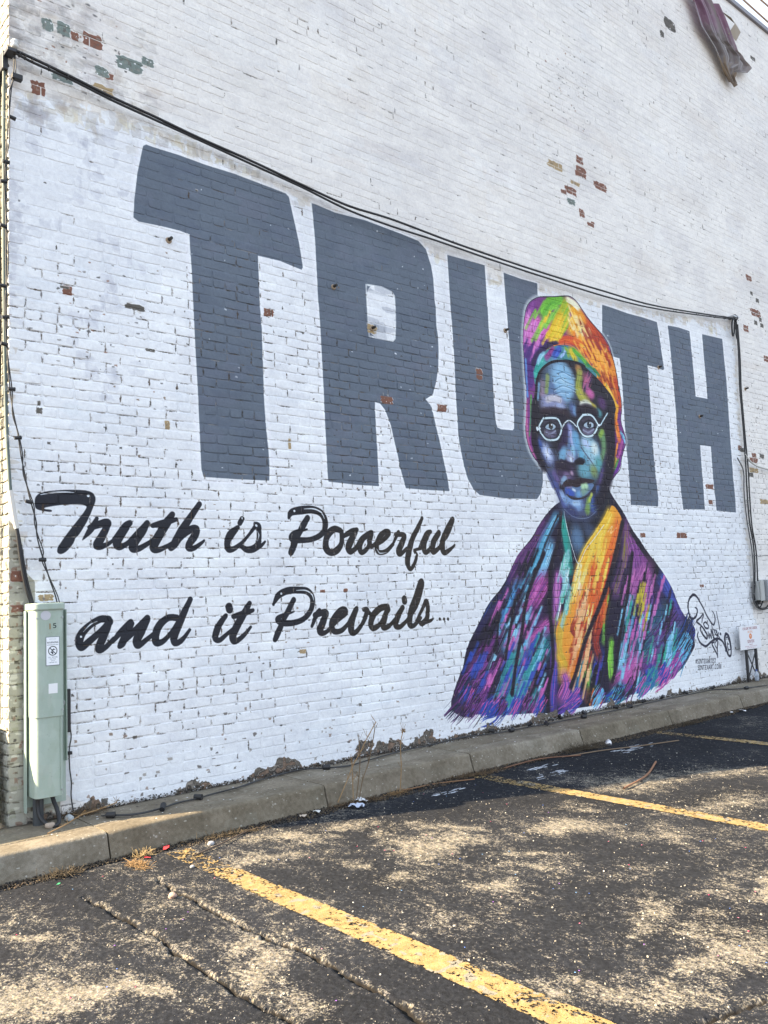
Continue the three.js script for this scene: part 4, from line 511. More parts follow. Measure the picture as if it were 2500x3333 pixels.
const WEAR=[1.739,1.706,0.147,0.167,-0.19,0.201,1,1.746,1.437,0.071,0.082,-0.122,0.139,0.8,1.238,2.072,0.091,0.1,-0.087,0.097,0.8,2.499,2.012,0.126,0.147,-0.112,0.088,0.9,2.884,1.895,0.096,0.115,-0.095,0.071,0.7,3.821,1.677,0.157,0.198,-0.163,0.107,1,4.394,1.88,0.262,0.337,-0.151,0.084,0.8,3.572,2.43,0.187,0.226,-0.178,0.096,0.8,1.731,3.141,0.096,0.103,-0.148,0.093,0.9,1.668,3.508,0.112,0.118,-0.184,0.097,1,1.381,3.524,0.099,0.103,-0.137,0.078,0.9,0.864,3.387,0.094,0.097,-0.105,0.079,0.8,0.894,3.045,0.079,0.082,-0.078,0.069,0.6,2.209,3.322,0.072,0.078,-0.211,0.105,0.9,1.314,0.939,0.135,0.155,-0.066,0.097,0.8,0.972,1.22,0.114,0.128,-0.047,0.074,0.8,1.221,1.617,0.077,0.086,-0.063,0.081,0.9,-0.49,2.052,0.16,0.164,-0.049,0.142,1,-0.217,2.229,0.145,0.148,-0.042,0.092,0.8,0.333,2.136,0.08,0.085,-0.044,0.071,0.8,0.137,2.497,0.104,0.107,-0.139,0.22,0.7,-0.332,1.364,0.105,0.111,-0.023,0.071,0.8,-0.04,1.482,0.049,0.052,-0.018,0.043,0.7,1.428,2.453,0.115,0.126,-0.078,0.071,0.6,1.956,2.189,0.085,0.096,-0.064,0.055,0.7,1.813,2.411,0.091,0.101,-0.051,0.042,0.6,2.065,2.691,0.109,0.121,-0.077,0.053,0.5,1.003,3.49,0.116,0.119,-0.111,0.075,0.7,0.195,1.416,0.091,0.098,-0.086,0.184,0.45,1.701,1.06,0.149,0.173,-0.085,0.108,0.8,2.069,1.489,0.132,0.154,-0.075,0.077,0.8,0.132,2.76,0.06,0.061,-0.05,0.072,0.8,0.046,1.965,0.089,0.093,-0.042,0.084,0.4,2.665,2.477,0.098,0.113,-0.101,0.065,0.5,1.061,2.614,0.142,0.152,-0.095,0.093,0.45];
const CRACKS=[[0.029,1.055,0.047,1.454,0.045,1.583,0.062,1.776,0.037,2.059,0.04,2.331,0.044,2.571,0.05,2.837,0.051,3.076],[0.399,1.068,0.375,1.305,0.392,1.479,0.377,1.725,0.379,1.948,0.389,2.097,0.385,2.228,0.415,2.395,0.407,2.594,0.4,2.886,0.367,3.158,0.359,3.307],[1.285,3.84,1.165,3.813,1.028,3.783,0.916,3.761]];
const BANNER_EDGE=[8.273,9.085,0.12,8.575,8.837,0.12,8.726,8.559,0.12,9.056,8.391,0.12,9.269,8.19,0.12,9.48,8.048,0.12,9.586,8.074,0.12,9.658,8.146,0.12,9.586,8.177,0.12,9.66,8.264,0.12,9.985,8.379,0.12,10.143,8.513,0.12,9.942,8.541,0.12,9.888,8.589,0.12,9.774,8.589,0.12,9.672,8.707,0.12,9.459,8.967,0.12,9.326,9.08,0.12,9.253,9.137,0.12,8.885,9.37,0.12];
const BANNER_FLAP=[9.506,9.018,0.09,9.795,9.003,0.09,9.883,8.948,0.09,9.719,8.747,0.09];
const ANCHORS=[1.078,3.793,0,2.521,3.752,0,4.593,3.744,0,9.319,3.761,-0,2.91,3.474,0,7.259,3.759,0,8.101,3.263,0];
const STEMS=[[1.889,-0.102,0.66,1.973,0.027,0.66,2.029,0.118,0.66,2.099,0.188,0.65,2.177,0.279,0.64,2.276,0.369,0.62],
[2.071,-0.108,0.66,2.104,0.005,0.66,2.171,0.115,0.65,2.219,0.232,0.64,2.254,0.326,0.63],
[2.019,-0.102,0.66,2.019,0.019,0.66,2.017,0.14,0.66],
[2.045,-0.107,0.66,2.073,0.03,0.66,2.088,0.129,0.66,2.093,0.271,0.65],
[2.439,-0.111,0.66,2.456,0.03,0.66,2.46,0.2,0.66,2.497,0.284,0.65]];
const TWIGS=[[2.49,0.334,2.571,0.499,2.817,0.629,3.082,0.764],
[3.525,0.655,3.964,0.663,4.303,0.808],
[4.15,0.737,4.551,0.844,4.932,0.952,5.333,1.094],
[3.523,1.755,3.773,1.712,4.031,1.621,4.403,1.45],
[0.715,0.883,0.955,0.801,1.223,0.667,1.338,0.695]];
const WEED_STEM=[0.107,0.007,0.34,0.233,0.03,0.3,0.319,0.05,0.26,0.453,0.05,0.2,0.593,0.056,0.14];
const SCRAPS=[2.108,0.611,1.999,0.715,1.735,0.587,1.613,0.646,0.522,0.715,4.802,0.728,4.678,0.608,7.294,0.672,0.002,0.798,0.676,0.586,7.115,0.645];
const SKY_LINES=[[8.26,8.241,0.9,8.886,8.221,0.9],[8.741,8.453,0.9,8.927,8.453,0.9]];
// ------------------------------------------------------------ the painted brick wall: layout of the bricks
const COURSE = .0677, WX0 = 0, WX1 = 11.2, WTOP = 9.41;
// how thickly paint fills the joints (1 = nearly flush)
const fillAt = (x, y) => { const up = sstep(2.7, 4.2, y - .10 * x), low = sstep(.42, .2, y); return clamp(.70 + .30 * up + .4 * low + .42 * (fbm(x * 1.1, y * 1.1, 5) - .5) + .06 * sstep(5, 9, x), 0, .975); };
const bricks = [];
{
  const r = rng(11), rows = Math.floor(WTOP / COURSE);
  for (let j = 0; j < rows; j++) {
    const head = j % 7 === 3, pitch = head ? .102 : .204; let x = WX0 - (head ? 0 : j % 2 ? 0 : .102) + (r() - .5) * .012 * (j > 0), y = j * COURSE;
    if (x > 0) x = 0;
    while (x < WX1) {
      const len = pitch * (1 + (r() - .5) * .07), x0 = Math.max(x, WX0), x1 = Math.min(x + len, WX1);
      if (x1 - x0 > .035) bricks.push({ x0: x0 + (x0 > 0 ? .0042 + r() * .002 : 0), x1: x1 - .0042 - r() * .002, y0: y + .0045 + (r() - .5) * .004, y1: y + COURSE - .0045 + (r() - .5) * .004, k: r() });
      x += len;
    }
  }
}
// rounded, uneven brick front: a ring of ten points, a bevel and a face
function brickInto(o, b, place, seed) {
  const r = rng(seed), cx = (b.x0 + b.x1) / 2, cy = (b.y0 + b.y1) / 2, f = fillAt(cx, cy), proud = (r() - .5) * .0045 * (1 - .7 * f), bev = .0025 + .0045 * (1 - f), lip = .0003 + .0052 * (1 - f), tilt = (r() - .5) * .004 * (1 - .5 * f), base = -.013;
  const w = (b.x1 - b.x0) / 2, h = (b.y1 - b.y0) / 2, q = Math.min(.009, w * .3), ring = [[-w, -h + q], [-w + q, -h], [0, -h], [w - q, -h], [w, -h + q], [w, h - q], [w - q, h], [0, h], [-w + q, h], [-w, h - q]];
  const n = 10, at = o.pos.length / 3, j = () => (r() - .5) * .0052, jit = ring.map(() => [j(), j()]);
  const put = (x, y, z) => { const p = place(x, y, z); o.pos.push(p[0], p[1], p[2]); o.uv.push(x, y); };
  for (let i = 0; i < n; i++) put(cx + ring[i][0] + jit[i][0], cy + ring[i][1] + jit[i][1], base);
  for (let i = 0; i < n; i++) put(cx + ring[i][0] + jit[i][0], cy + ring[i][1] + jit[i][1], proud - lip + tilt * ring[i][1] / h * .5);
  for (let i = 0; i < n; i++) put(cx + (ring[i][0] + jit[i][0]) * (1 - bev / w), cy + (ring[i][1] + jit[i][1]) * (1 - bev / h), proud + tilt * ring[i][1] / h * .5 + (r() - .5) * .0012);
  for (let i = 0; i < n; i++) { const k = (i + 1) % n; o.idx.push(at + i, at + k, at + n + k, at + i, at + n + k, at + n + i, at + n + i, at + n + k, at + 2 * n + k, at + n + i, at + 2 * n + k, at + 2 * n + i); }
  const t = at + 2 * n; for (const q3 of [[0, 1, 9], [1, 8, 9], [1, 2, 8], [2, 7, 8], [2, 3, 7], [3, 6, 7], [3, 4, 6], [4, 5, 6]]) o.idx.push(t + q3[0], t + q3[1], t + q3[2]);
}
const bucket = () => ({ pos: [], uv: [], idx: [] });
function geoOf(o) { const g = new THREE.BufferGeometry(); g.setAttribute('position', new THREE.Float32BufferAttribute(o.pos, 3)); g.setAttribute('uv', new THREE.Float32BufferAttribute(o.uv, 2)); g.setIndex(o.idx); g.computeVertexNormals(); return g; }

// ------------------------------------------------------------ the paint on it, drawn in wall metres
function pathOf(c, a) { c.beginPath(); c.moveTo(a[0], a[1]); for (let i = 2; i < a.length; i += 2) c.lineTo(a[i], a[i + 1]); c.closePath(); }
function smoothPath(c, a) { const n = a.length / 2, P = (i) => [a[2 * ((i + n) % n)], a[2 * ((i + n) % n) + 1]]; c.beginPath(); const s = P(0), e = P(-1); c.moveTo((s[0] + e[0]) / 2, (s[1] + e[1]) / 2); for (let i = 0; i < n; i++) { const p = P(i), q = P(i + 1); c.quadraticCurveTo(p[0], p[1], (p[0] + q[0]) / 2, (p[1] + q[1]) / 2); } c.closePath(); }
function samples(a, step) {   // catmull-rom through x,y,w triples
  const n = a.length / 3, out = [], G = (i, k) => a[3 * clamp(i, 0, n - 1) + k];
  for (let i = 0; i < n - 1; i++) {
    const len = Math.hypot(G(i + 1, 0) - G(i, 0), G(i + 1, 1) - G(i, 1)), m = Math.max(2, Math.ceil(len / step));
    for (let s = 0; s < m; s++) { const t = s / m, v = [0, 1, 2].map((k) => { const p0 = G(i - 1, k), p1 = G(i, k), p2 = G(i + 1, k), p3 = G(i + 2, k); return .5 * (2 * p1 + (p2 - p0) * t + (2 * p0 - 5 * p1 + 4 * p2 - p3) * t * t + (3 * p1 - p0 - 3 * p2 + p3) * t * t * t); }); out.push(v); }
  }
  out.push([G(n - 1, 0), G(n - 1, 1), G(n - 1, 2)]); return out;
}
function hardStroke(c, a, view) { for (const [x, y, w] of samples(a, .006)) { if (x < view[0] - .3 || x > view[1] + .3) continue; c.beginPath(); c.arc(x, y, Math.max(w / 2, .002), 0, 7); c.fill(); } }
const rgba = (hex, al) => { const n = parseInt(hex.slice(1), 16); return `rgba(${n >> 16},${(n >> 8) & 255},${n & 255},${al})`; };
function softStroke(c, hex, soft, al, a, view) {
  for (const [x, y, w] of samples(a, Math.max(.006, a[2] * .14))) {
    if (x < view[0] - .4 || x > view[1] + .4) continue;
    const R = Math.max(w * (.5 + .34 * soft), .003), g = c.createRadialGradient(x, y, R * (1 - soft) * .9, x, y, R);
    g.addColorStop(0, rgba(hex, al * .5)); g.addColorStop(.5, rgba(hex, al * .3)); g.addColorStop(1, rgba(hex, 0));
    c.fillStyle = g; c.beginPath(); c.arc(x, y, R, 0, 7); c.fill();
  }
}
function bundle(c, cols, spread, n, al, a, view, r, o2) {
  const list = cols.split(','), s = samples(a, .02), m = s.length, w0 = a[2]; n = Math.round(n * 2.3); spread *= 1.25;
  if (o2) { const under = a.slice(); for (let i = 2; i < under.length; i += 3) under[i] = spread * 1.9; softStroke(c, list[0], .55, o2, under, view); }
  for (let k = 0; k < n; k++) {
    const off = (r() + r() - 1) * spread, t0 = -.08 + r() * .5, t1 = Math.min(1.0, t0 + .3 + r() * .55), col = list[Math.floor(r() * list.length)], w = w0 * (o2 < .4 ? .22 + r() * .5 : .4 + r() * .7), ph = r() * 9, wob = r() * spread * .12;
    const i0 = Math.max(0, Math.floor(t0 * (m - 1))), i1 = Math.max(i0 + 2, Math.floor(t1 * (m - 1))), flat = [];
    for (let i = i0; i <= Math.min(i1, m - 1); i++) {
      const p = s[i], q = s[Math.min(i + 1, m - 1)], o = s[Math.max(i - 1, 0)], dx = q[0] - o[0], dy = q[1] - o[1], L = Math.hypot(dx, dy) || 1, u = (i - i0) / Math.max(1, i1 - i0), e = off + Math.sin(u * 5 + ph) * wob;
      flat.push(p[0] - dy / L * e, p[1] + dx / L * e, w * (.35 + .65 * Math.sin(Math.PI * clamp(u * .92 + .06))));
    }
    if (flat.length > 5) { c.fillStyle = rgba(col, al); hardStroke(c, flat, view); }
  }
}
function blob(c, x, y, w, h, r, n = 12, rough = .3) { c.beginPath(); for (let i = 0; i < n; i++) { const t = i / n * Math.PI * 2, q = 1 - rough + r() * rough * 1.4, e = Math.max(Math.abs(Math.cos(t)), Math.abs(Math.sin(t))), px = x + Math.cos(t) / e * w / 2 * q, py = y + Math.sin(t) / e * h / 2 * q; i ? c.lineTo(px, py) : c.moveTo(px, py); } c.closePath(); c.fill(); }
const OLD = '#e5e1dc', WHITE = '#e5e7ea', SLATE = '#626c79';
function paintWall(c, view) {
  const inX = (x, m = .2) => x > view[0] - m && x < view[1] + m, inY = (y, m = .2) => y > view[2] - m && y < view[3] + m;
  c.fillStyle = OLD; c.fillRect(-1, -1, 14, 12);
  let r = rng(71);
  // roller patches in the old cream paint
  for (let i = 0; i < 420; i++) { const x = r() * 11.4, y = 3.5 + r() * 6, w = .12 + r() * .9, h = .05 + r() * .3; c.fillStyle = ['rgba(222,218,212,.25)', 'rgba(200,196,196,.22)', 'rgba(214,206,196,.22)', 'rgba(228,226,226,.22)'][Math.floor(r() * 4)]; blob(c, x, y, w, h, r, 16, .35); }
  // bright mural ground, rolled on with an uneven edge
  c.fillStyle = WHITE; smoothPath(c, FIELD); c.fill();
  r = rng(72); for (let i = 0; i + 3 < FIELD.length; i += 2) { const x0 = FIELD[i], y0 = FIELD[i + 1], x1 = FIELD[i + 2], y1 = FIELD[i + 3], m = Math.ceil(Math.hypot(x1 - x0, y1 - y0) / .05); for (let k = 0; k < m; k++) { const t = (k + r()) / m, x = x0 + (x1 - x0) * t, y = y0 + (y1 - y0) * t; if (y < .3) continue; c.fillStyle = r() < .62 ? 'rgba(233,235,238,.9)' : 'rgba(205,198,186,.6)'; blob(c, x + (r() - .5) * .05, y + (r() - .5) * .07, .03 + r() * .09, .02 + r() * .06, r, 9, .5); } }
  for (let i = 0; i < 240; i++) { const x = r() * 9, y = .2 + r() * 4; c.fillStyle = r() < .5 ? 'rgba(244,245,247,.35)' : 'rgba(216,219,226,.28)'; blob(c, x, y, .1 + r() * .7, .04 + r() * .2, r, 14, .4); }
  // rust and tan weeping under the cable line
  for (let i = 0; i < 160; i++) { const t = r(), k = Math.floor(t * 21) * 2, x = FIELD[k] + r() * .3, y = FIELD[k + 1] + .02 - r() * .1; c.fillStyle = ['rgba(196,184,160,.35)', 'rgba(180,178,176,.35)', 'rgba(206,190,150,.28)'][Math.floor(r() * 3)]; blob(c, x, y, .02 + r() * .1, .02 + r() * .12, r, 8, .6); }
  // unpainted strip behind the cabinet
  r = rng(73); c.fillStyle = '#a5a294'; pathOf(c, [-.2, -.1, .3, -.1, .3, .25, .275, .5, .24, .9, .155, 1.3, .155, 1.42, .08, 1.5, .04, 1.75, -.2, 2.0]); c.fill();
  for (let i = 0; i < 420; i++) { const y = r() * 1.9 - .03, x = r() * .3; if (x > .3 - y * .13) continue; c.fillStyle = ['rgba(92,86,72,.7)', 'rgba(206,203,186,.7)', 'rgba(150,150,128,.6)', 'rgba(122,84,66,.5)', 'rgba(222,218,205,.6)'][Math.floor(r() * 5)]; blob(c, x, y, .008 + r() * .04, .006 + r() * .03, r, 8, .5); }
  // dirty grey weathering at the top of the corner
  r = rng(74); for (let i = 0; i < 900; i++) { const x = Math.pow(r(), 1.7) * 1.0, y = 4.35 + r() * .95; if (fbm(x * 5, y * 5, 3) < .42 + x * .12) continue; c.fillStyle = ['rgba(150,146,146,.16)', 'rgba(120,116,114,.14)', 'rgba(170,160,146,.16)'][Math.floor(r() * 3)]; blob(c, x, y, .02 + r() * .12, .015 + r() * .06, r, 9, .5); }
  for (let i = 0; i < 500; i++) { const x = Math.pow(r(), 1.5) * .9, y = 2.6 + r() * 1.9; if (fbm(x * 6, y * 4, 8) < .5 + x * .1) continue; c.fillStyle = 'rgba(150,150,160,.13)'; blob(c, x, y, .02 + r() * .09, .02 + r() * .09, r, 9, .5); }
  // slate block letters
  c.lineJoin = 'round'; for (const [lw, al] of [[.09, .35], [.05, .6]]) { c.lineWidth = lw; c.strokeStyle = `rgba(240,242,245,${al})`; for (const L of LETTERS) { pathOf(c, L); c.stroke(); } }
  c.fillStyle = SLATE; for (const L of LETTERS) { pathOf(c, L); c.fill(); }
  c.lineJoin = 'round'; c.lineWidth = .012; c.strokeStyle = SLATE; for (const L of LETTERS) { pathOf(c, L); c.stroke(); }
  c.fillStyle = WHITE; smoothPath(c, LETTER_HOLE); c.fill();
  c.strokeStyle = 'rgba(244,246,248,.8)'; c.lineWidth = .016; pathOf(c, LETTER_HOLE); c.stroke();
  r = rng(75); for (const L of LETTERS) { let x0 = 99, x1 = -9, y0 = 99, y1 = -9; for (let i = 0; i < L.length; i += 2) { x0 = Math.min(x0, L[i]); x1 = Math.max(x1, L[i]); y0 = Math.min(y0, L[i + 1]); y1 = Math.max(y1, L[i + 1]); }
    c.save(); pathOf(c, L); c.clip();
    for (let i = 0; i < 130; i++) { const x = x0 + r() * (x1 - x0), y = y0 + r() * (y1 - y0); c.fillStyle = r() < .5 ? 'rgba(86,96,112,.22)' : 'rgba(108,117,130,.2)'; blob(c, x, y, .05 + r() * .4, .03 + r() * .14, r, 12, .4); }
    for (let i = 0; i < 26; i++) { const x = x0 + r() * (x1 - x0), y = y0 + r() * (y1 - y0); c.fillStyle = `rgba(226,230,236,${.5 + r() * .4})`; blob(c, x, y, .006 + r() * .022, .004 + r() * .014, r, 7, .6); }
    c.restore(); }
  // script lettering
  const ink = c.createLinearGradient(0, 0, 5, 0); ink.addColorStop(0, '#23252e'); ink.addColorStop(.42, '#24242a'); ink.addColorStop(.58, '#2f2a26'); ink.addColorStop(1, '#38302a');
  c.fillStyle = ink; smoothPath(c, SCRIPT_T); c.fill(); for (const s of SCRIPT) hardStroke(c, s, view);
  r = rng(76); c.fillStyle = 'rgba(86,66,46,.35)'; for (const s of SCRIPT) if (s[0] > 2.3) for (const [x, y, w] of samples(s, .03)) if (r() < .5) blob(c, x + (r() - .5) * w * .4, y + (r() - .5) * w * .4, w * .35, w * .25, r, 8, .4);
  c.fillStyle = '#dfe6ec'; for (const s of SCRIPT_SHINE) hardStroke(c, s, view);
  // the portrait
  r = rng(77); let inRobe = false;
  for (const o of PORTRAIT) {
    if (o[0] === 'F') { c.fillStyle = o[1]; smoothPath(c, o[3]); c.fill(); }
    else if (o[0] === 'S') { if (o[2] === 0) { c.fillStyle = rgba(o[1], o[3]); c.globalAlpha = 1; hardStroke(c, o[4], view); } else softStroke(c, o[1], o[2], o[3], o[4], view); }
    else if (o[0] === 'C') { c.save(); smoothPath(c, o[1]); c.clip(); inRobe = o[2] === 1; } else if (o[0] === 'X') { c.restore(); inRobe = false; }
    else if (o[0] === 'B') bundle(c, o[1], o[2], o[3], o[4], o[5], view, r, inRobe ? .3 : .5); else if (o[0] === 'Z') for (let k = 0; k < o[2]; k++) { const x = o[3] + r() * (o[4] - o[3]), y = o[5] + r() * (o[6] - o[5]), L = .09 + r() * .16, sl = o[7] * 1.7, w = o[8] || .018; bundle(c, o[1], .015, 3, .9, [x, y, w, x - L * sl, y - L, w, x - L * sl + .02, y - L * .6, w, x - L * sl * 1.9, y - L * 1.7, w], view, r, .3); }
    else if (o[0] === 'W') for (let k = 0; k < o[2]; k++) { const x = o[3] + r() * (o[4] - o[3]), y = o[5] + r() * (o[6] - o[5]), L = .03 + r() * .055, w = .004 + r() * .007, q = o[1].split(','); c.fillStyle = rgba(q[Math.floor(r() * q.length)], .32); hardStroke(c, [x, y, w, x + o[7] * L * .5 + .005, y + o[8] * L * .5, w, x + o[7] * L, y + o[8] * L, w * .6], view); }
    else if (o[0] === 'E') bundle(c, o[1], o[2], o[3], o[4], o[5], view, r, 0);
    else { const a = []; for (let i = 0; i < o[3].length; i += 2) a.push(o[3][i], o[3][i + 1], o[2] * 2); softStroke(c, o[1], 1, .28, a, view); }
  }
  // signature and tag lines
  c.fillStyle = '#2b2b3c'; for (const s of SIGNATURE) hardStroke(c, s.map((v, i) => i % 3 === 2 ? v * 1.35 : v), view);
  for (const [t, x0, y0, x1, y1] of TAGLINES) { c.save(); c.translate(x0, y0); c.rotate(Math.atan2(y1 - y0, x1 - x0)); c.scale(1, -1); c.font = 'bold 100px sans-serif'; const L = Math.hypot(x1 - x0, y1 - y0), k = L / c.measureText(t).width; c.scale(k, .00078); c.fillStyle = '#2b2b33'; c.fillText(t, 0, 0); c.restore(); }
  // paint lost from single bricks
  r = rng(78); const KIND = [['#7c5343', '#6c463a', '#8f6650'], ['#747f7a', '#68736e', '#7f8a84'], ['#a8916c', '#9a8664', '#b89a78'], ['#5c5852', '#6a6660', '#4a4642']];
  for (let i = 0; i < PATCHES.length; i += 5) {
    const [x, y, w, h, k] = PATCHES.slice(i, i + 5), q = KIND[k];
    c.fillStyle = 'rgba(190,184,176,.5)'; for (let j = 0; j < 7; j++) blob(c, x + (r() - .5) * w * 1.3, y + (r() - .5) * h * 1.4, w * (.15 + r() * .25), h * (.15 + r() * .3), r, 9, .6);
    c.save();
    if (k === 0 || k === 2) { c.beginPath(); for (const b of bricks) if (b.x1 > x - w * .5 && b.x0 < x + w * .5 && b.y1 > y - h * .35 && b.y0 < y + h * .35) c.rect(b.x0 - .002, b.y0 - .002, b.x1 - b.x0 + .004, b.y1 - b.y0 + .004); c.clip(); }
    const W = w * (k === 0 || k === 2 ? 1.25 : 1.05), H = h * (k === 0 || k === 2 ? 1.35 : 1);
    c.fillStyle = '#efefee'; blob(c, x + .002, y + .003, W, H, rng(900 + i), 22, .22);  // pale offset rim: highlight on the broken paint edge, put into the colour
    c.fillStyle = q[0]; blob(c, x, y, W, H, rng(900 + i), 22, .22);
    for (let j = 0; j < 16; j++) { c.fillStyle = [q[1], q[2], '#5c5650', '#8d877e'][Math.floor(r() * 4)]; c.globalAlpha = .55; blob(c, x + (r() - .5) * w * .8, y + (r() - .5) * h * .8, w * (.06 + r() * .2), h * (.06 + r() * .25), r, 8, .6); }
    c.globalAlpha = 1; c.fillStyle = '#e4e5e6'; for (let j = 0; j < 3; j++) if (r() < .5) blob(c, x + (r() - .5) * w * .8, y + (r() - .5) * h * .8, w * .12, h * .14, r, 7, .6);
    c.restore();
  }
  // open, unpainted joints: mortar gone, old dirt showing
  r = rng(79);
  for (const b of bricks) {
    const x = (b.x0 + b.x1) / 2, y = (b.y0 + b.y1) / 2, k1 = r(), k2 = r(), k3 = r();
    if (!inX(x, .3) || !inY(y, .2)) { for (let q = 0; q < 3; q++) r(); continue; }
    const f = fillAt(x, y), patchy = fbm(x * 1.4, y * 1.6, 21), p = clamp((1 - f) * 2.6 * sstep(.28, .6, patchy) + (y < 3.4 ? .2 : .02) + .5 * sstep(5, 3.4, x) * sstep(3.5, 2.6, y) * sstep(.35, .7, y) * sstep(.34, .56, patchy)) * (y < .4 ? .5 : 1), rr = rng(Math.floor(b.x0 * 7919 + b.y0 * 104729));
    const TONE = ['rgba(56,52,48,.9)', 'rgba(84,78,72,.85)', 'rgba(116,108,100,.75)', 'rgba(72,58,46,.85)', 'rgba(140,134,128,.65)', 'rgba(96,92,92,.7)'];
    const mark = (xa, ya, xb, yb, w, jag) => { const L = Math.hypot(xb - xa, yb - ya), n = Math.max(2, Math.round(L / .007)), up = Math.abs(yb - ya) > Math.abs(xb - xa); c.fillStyle = TONE[Math.floor(rr() * 6)]; for (let s = 0; s <= n; s++) { if (rr() < .12) { c.fillStyle = TONE[Math.floor(rr() * 6)]; continue; } const t = s / n, e = .35 + .65 * Math.sin(Math.PI * clamp(t * .9 + .05)), q = w * e * (.5 + rr() * 1.0); blob(c, xa + (xb - xa) * t + (rr() - .5) * jag, ya + (yb - ya) * t + (rr() - .5) * jag, up ? q : .013, up ? .013 : q, rr, 7, .45); } };
    if (k1 < p) { const L = b.x1 - b.x0, a = rr() * .7, e = Math.min(1, a + .08 + rr() * rr() * .9); mark(b.x0 + L * a, b.y0 - .004, b.x0 + L * e, b.y0 - .004, .0036 + rr() * .0040, .002); if (rr() < .35) { c.fillStyle = TONE[Math.floor(rr() * 6)]; blob(c, b.x0 + L * (a + rr() * (e - a)), b.y0 - .004, .008 + rr() * .014, .005 + rr() * .006, rr, 8, .6); } }
    if (k2 < p * .95) { const H = b.y1 - b.y0, a = rr() * .35, e = Math.min(1.05, a + .4 + rr() * .6); mark(b.x1 + .004, b.y0 + H * a, b.x1 + .005 + (rr() - .5) * .006, b.y0 + H * e, .006 + rr() * .008, .004); if (rr() < .45) { const d = rr() < .5 ? -1 : 1, yy = rr() < .5 ? b.y0 - .003 : b.y1 + .003; mark(b.x1 + .004, yy, b.x1 + .004 + d * (.02 + rr() * .07), yy, .0045 + rr() * .003, .002); } }
    if (k3 < p * .28) { c.fillStyle = ['rgba(70,66,62,.85)', 'rgba(110,86,66,.7)', 'rgba(90,90,92,.7)'][Math.floor(rr() * 3)]; blob(c, b.x0 + rr() * (b.x1 - b.x0), b.y0 + rr() * .06, .006 + rr() * .018, .005 + rr() * .013, rr, 8, .6); }
  }
  // dark flecks where two photographed clusters sit
  r = rng(80); for (const [cx, cy, s, n] of [[5.9, 6.75, .55, 60], [9.6, 4.9, .8, 60], [9.4, 3.3, .6, 40], [.55, 3.1, .5, 50], [9.1, 9.0, .35, 26], [.5, 5.0, .4, 40]]) for (let i = 0; i < n; i++) { c.fillStyle = ['rgba(84,82,82,.8)', 'rgba(120,116,112,.7)', 'rgba(130,90,70,.7)'][Math.floor(r() * 3)]; blob(c, cx + (r() + r() - 1) * s, cy + (r() + r() - 1) * s, .008 + r() * .03, .005 + r() * .014, r, 7, .6); }
  // failing paint, old render and soil splash along the foot of the wall
  for (let i = 0; i < 420; i++) { const x = r() * 9.4, y = Math.pow(r(), 2) * .5; c.fillStyle = ['rgba(96,90,84,.8)', 'rgba(140,132,122,.7)', 'rgba(116,92,74,.6)'][Math.floor(r() * 3)]; blob(c, x, y, .005 + r() * .03, .005 + r() * .022, r, 8, .6); }
}
function wallTile(x0, x1, y0, y1, seed) {
  const s = 2048 / (x1 - x0), W = 2048, H = Math.min(2048, Math.round((y1 - y0) * s)), [cv, c] = canvas(W, H);
  c.setTransform(s, 0, 0, -s, -x0 * s, H + y0 * s);
  paintWall(c, [x0, x1, y0, y1]);
  const im = c.getImageData(0, 0, W, H), d = im.data, foot = (x, y) => { const reach = .004 + .085 * sstep(.46, .72, fbm(x * 4.1, 1, 31)) + .03 * sstep(.4, .7, noise(x * 1.3, 3, 30)); return reach * (.2 + 1.5 * fbm(x * 16, y * 19, 32)) + .02 * (noise(x * 60, y * 60, 33) - .5) - y * 1.05; };
  const soil = [[104, 96, 86], [82, 76, 70], [130, 122, 112], [66, 60, 54], [120, 100, 84]];
  for (let j = 0; j < H; j++) { const y = y0 + (H - j) / s; for (let i = 0; i < W; i++) { const x = x0 + i / s, k = (j * W + i) * 4, n = (noise(x * 2.1, y * 2.1, 40) - .5) * .05 + (noise(x * 11, y * 26, 41) - .5) * .05 + (noise(x * 70, y * 70, 42) - .5) * .05 + (hash(i, j, seed) - .5) * .045, g = 1 + n; if (y < .3 && x > .1 && x < 9.6 && foot(x, y) > 0) { const q = soil[Math.floor(clamp(noise(x * 34, y * 34, 35) * 1.6 - .3, 0, .999) * 5)], e = .82 + .36 * noise(x * 110, y * 110, 36); d[k] = q[0] * e; d[k + 1] = q[1] * e; d[k + 2] = q[2] * e; } d[k] = clamp(d[k] * g, 0, 255); d[k + 1] = clamp(d[k + 1] * g, 0, 255); d[k + 2] = clamp(d[k + 2] * (g + n * -.12), 0, 255); } }
  c.setTransform(1, 0, 0, 1, 0, 0); c.putImageData(im, 0, 0);
  const t = canvasTex(cv); t.repeat.set(1 / (x1 - x0), 1 / (y1 - y0)); t.offset.set(-x0 / (x1 - x0), -y0 / (y1 - y0));
  return std(0xffffff, .82, { map: t, bumpMap: bumpOf(.5), bumpScale: .0022, side: THREE.DoubleSide });
}
const paintA = wallTile(-.12, 5.30, -.05, 5.25, 1), paintB = wallTile(5.20, 11.25, -.05, 5.30, 2), paintC = wallTile(-.12, 11.25, 5.10, 9.60, 3);
const tileOf = (x, y) => y > 5.22 ? 2 : x < 5.25 ? 0 : 1, paints = [paintA, paintB, paintC];

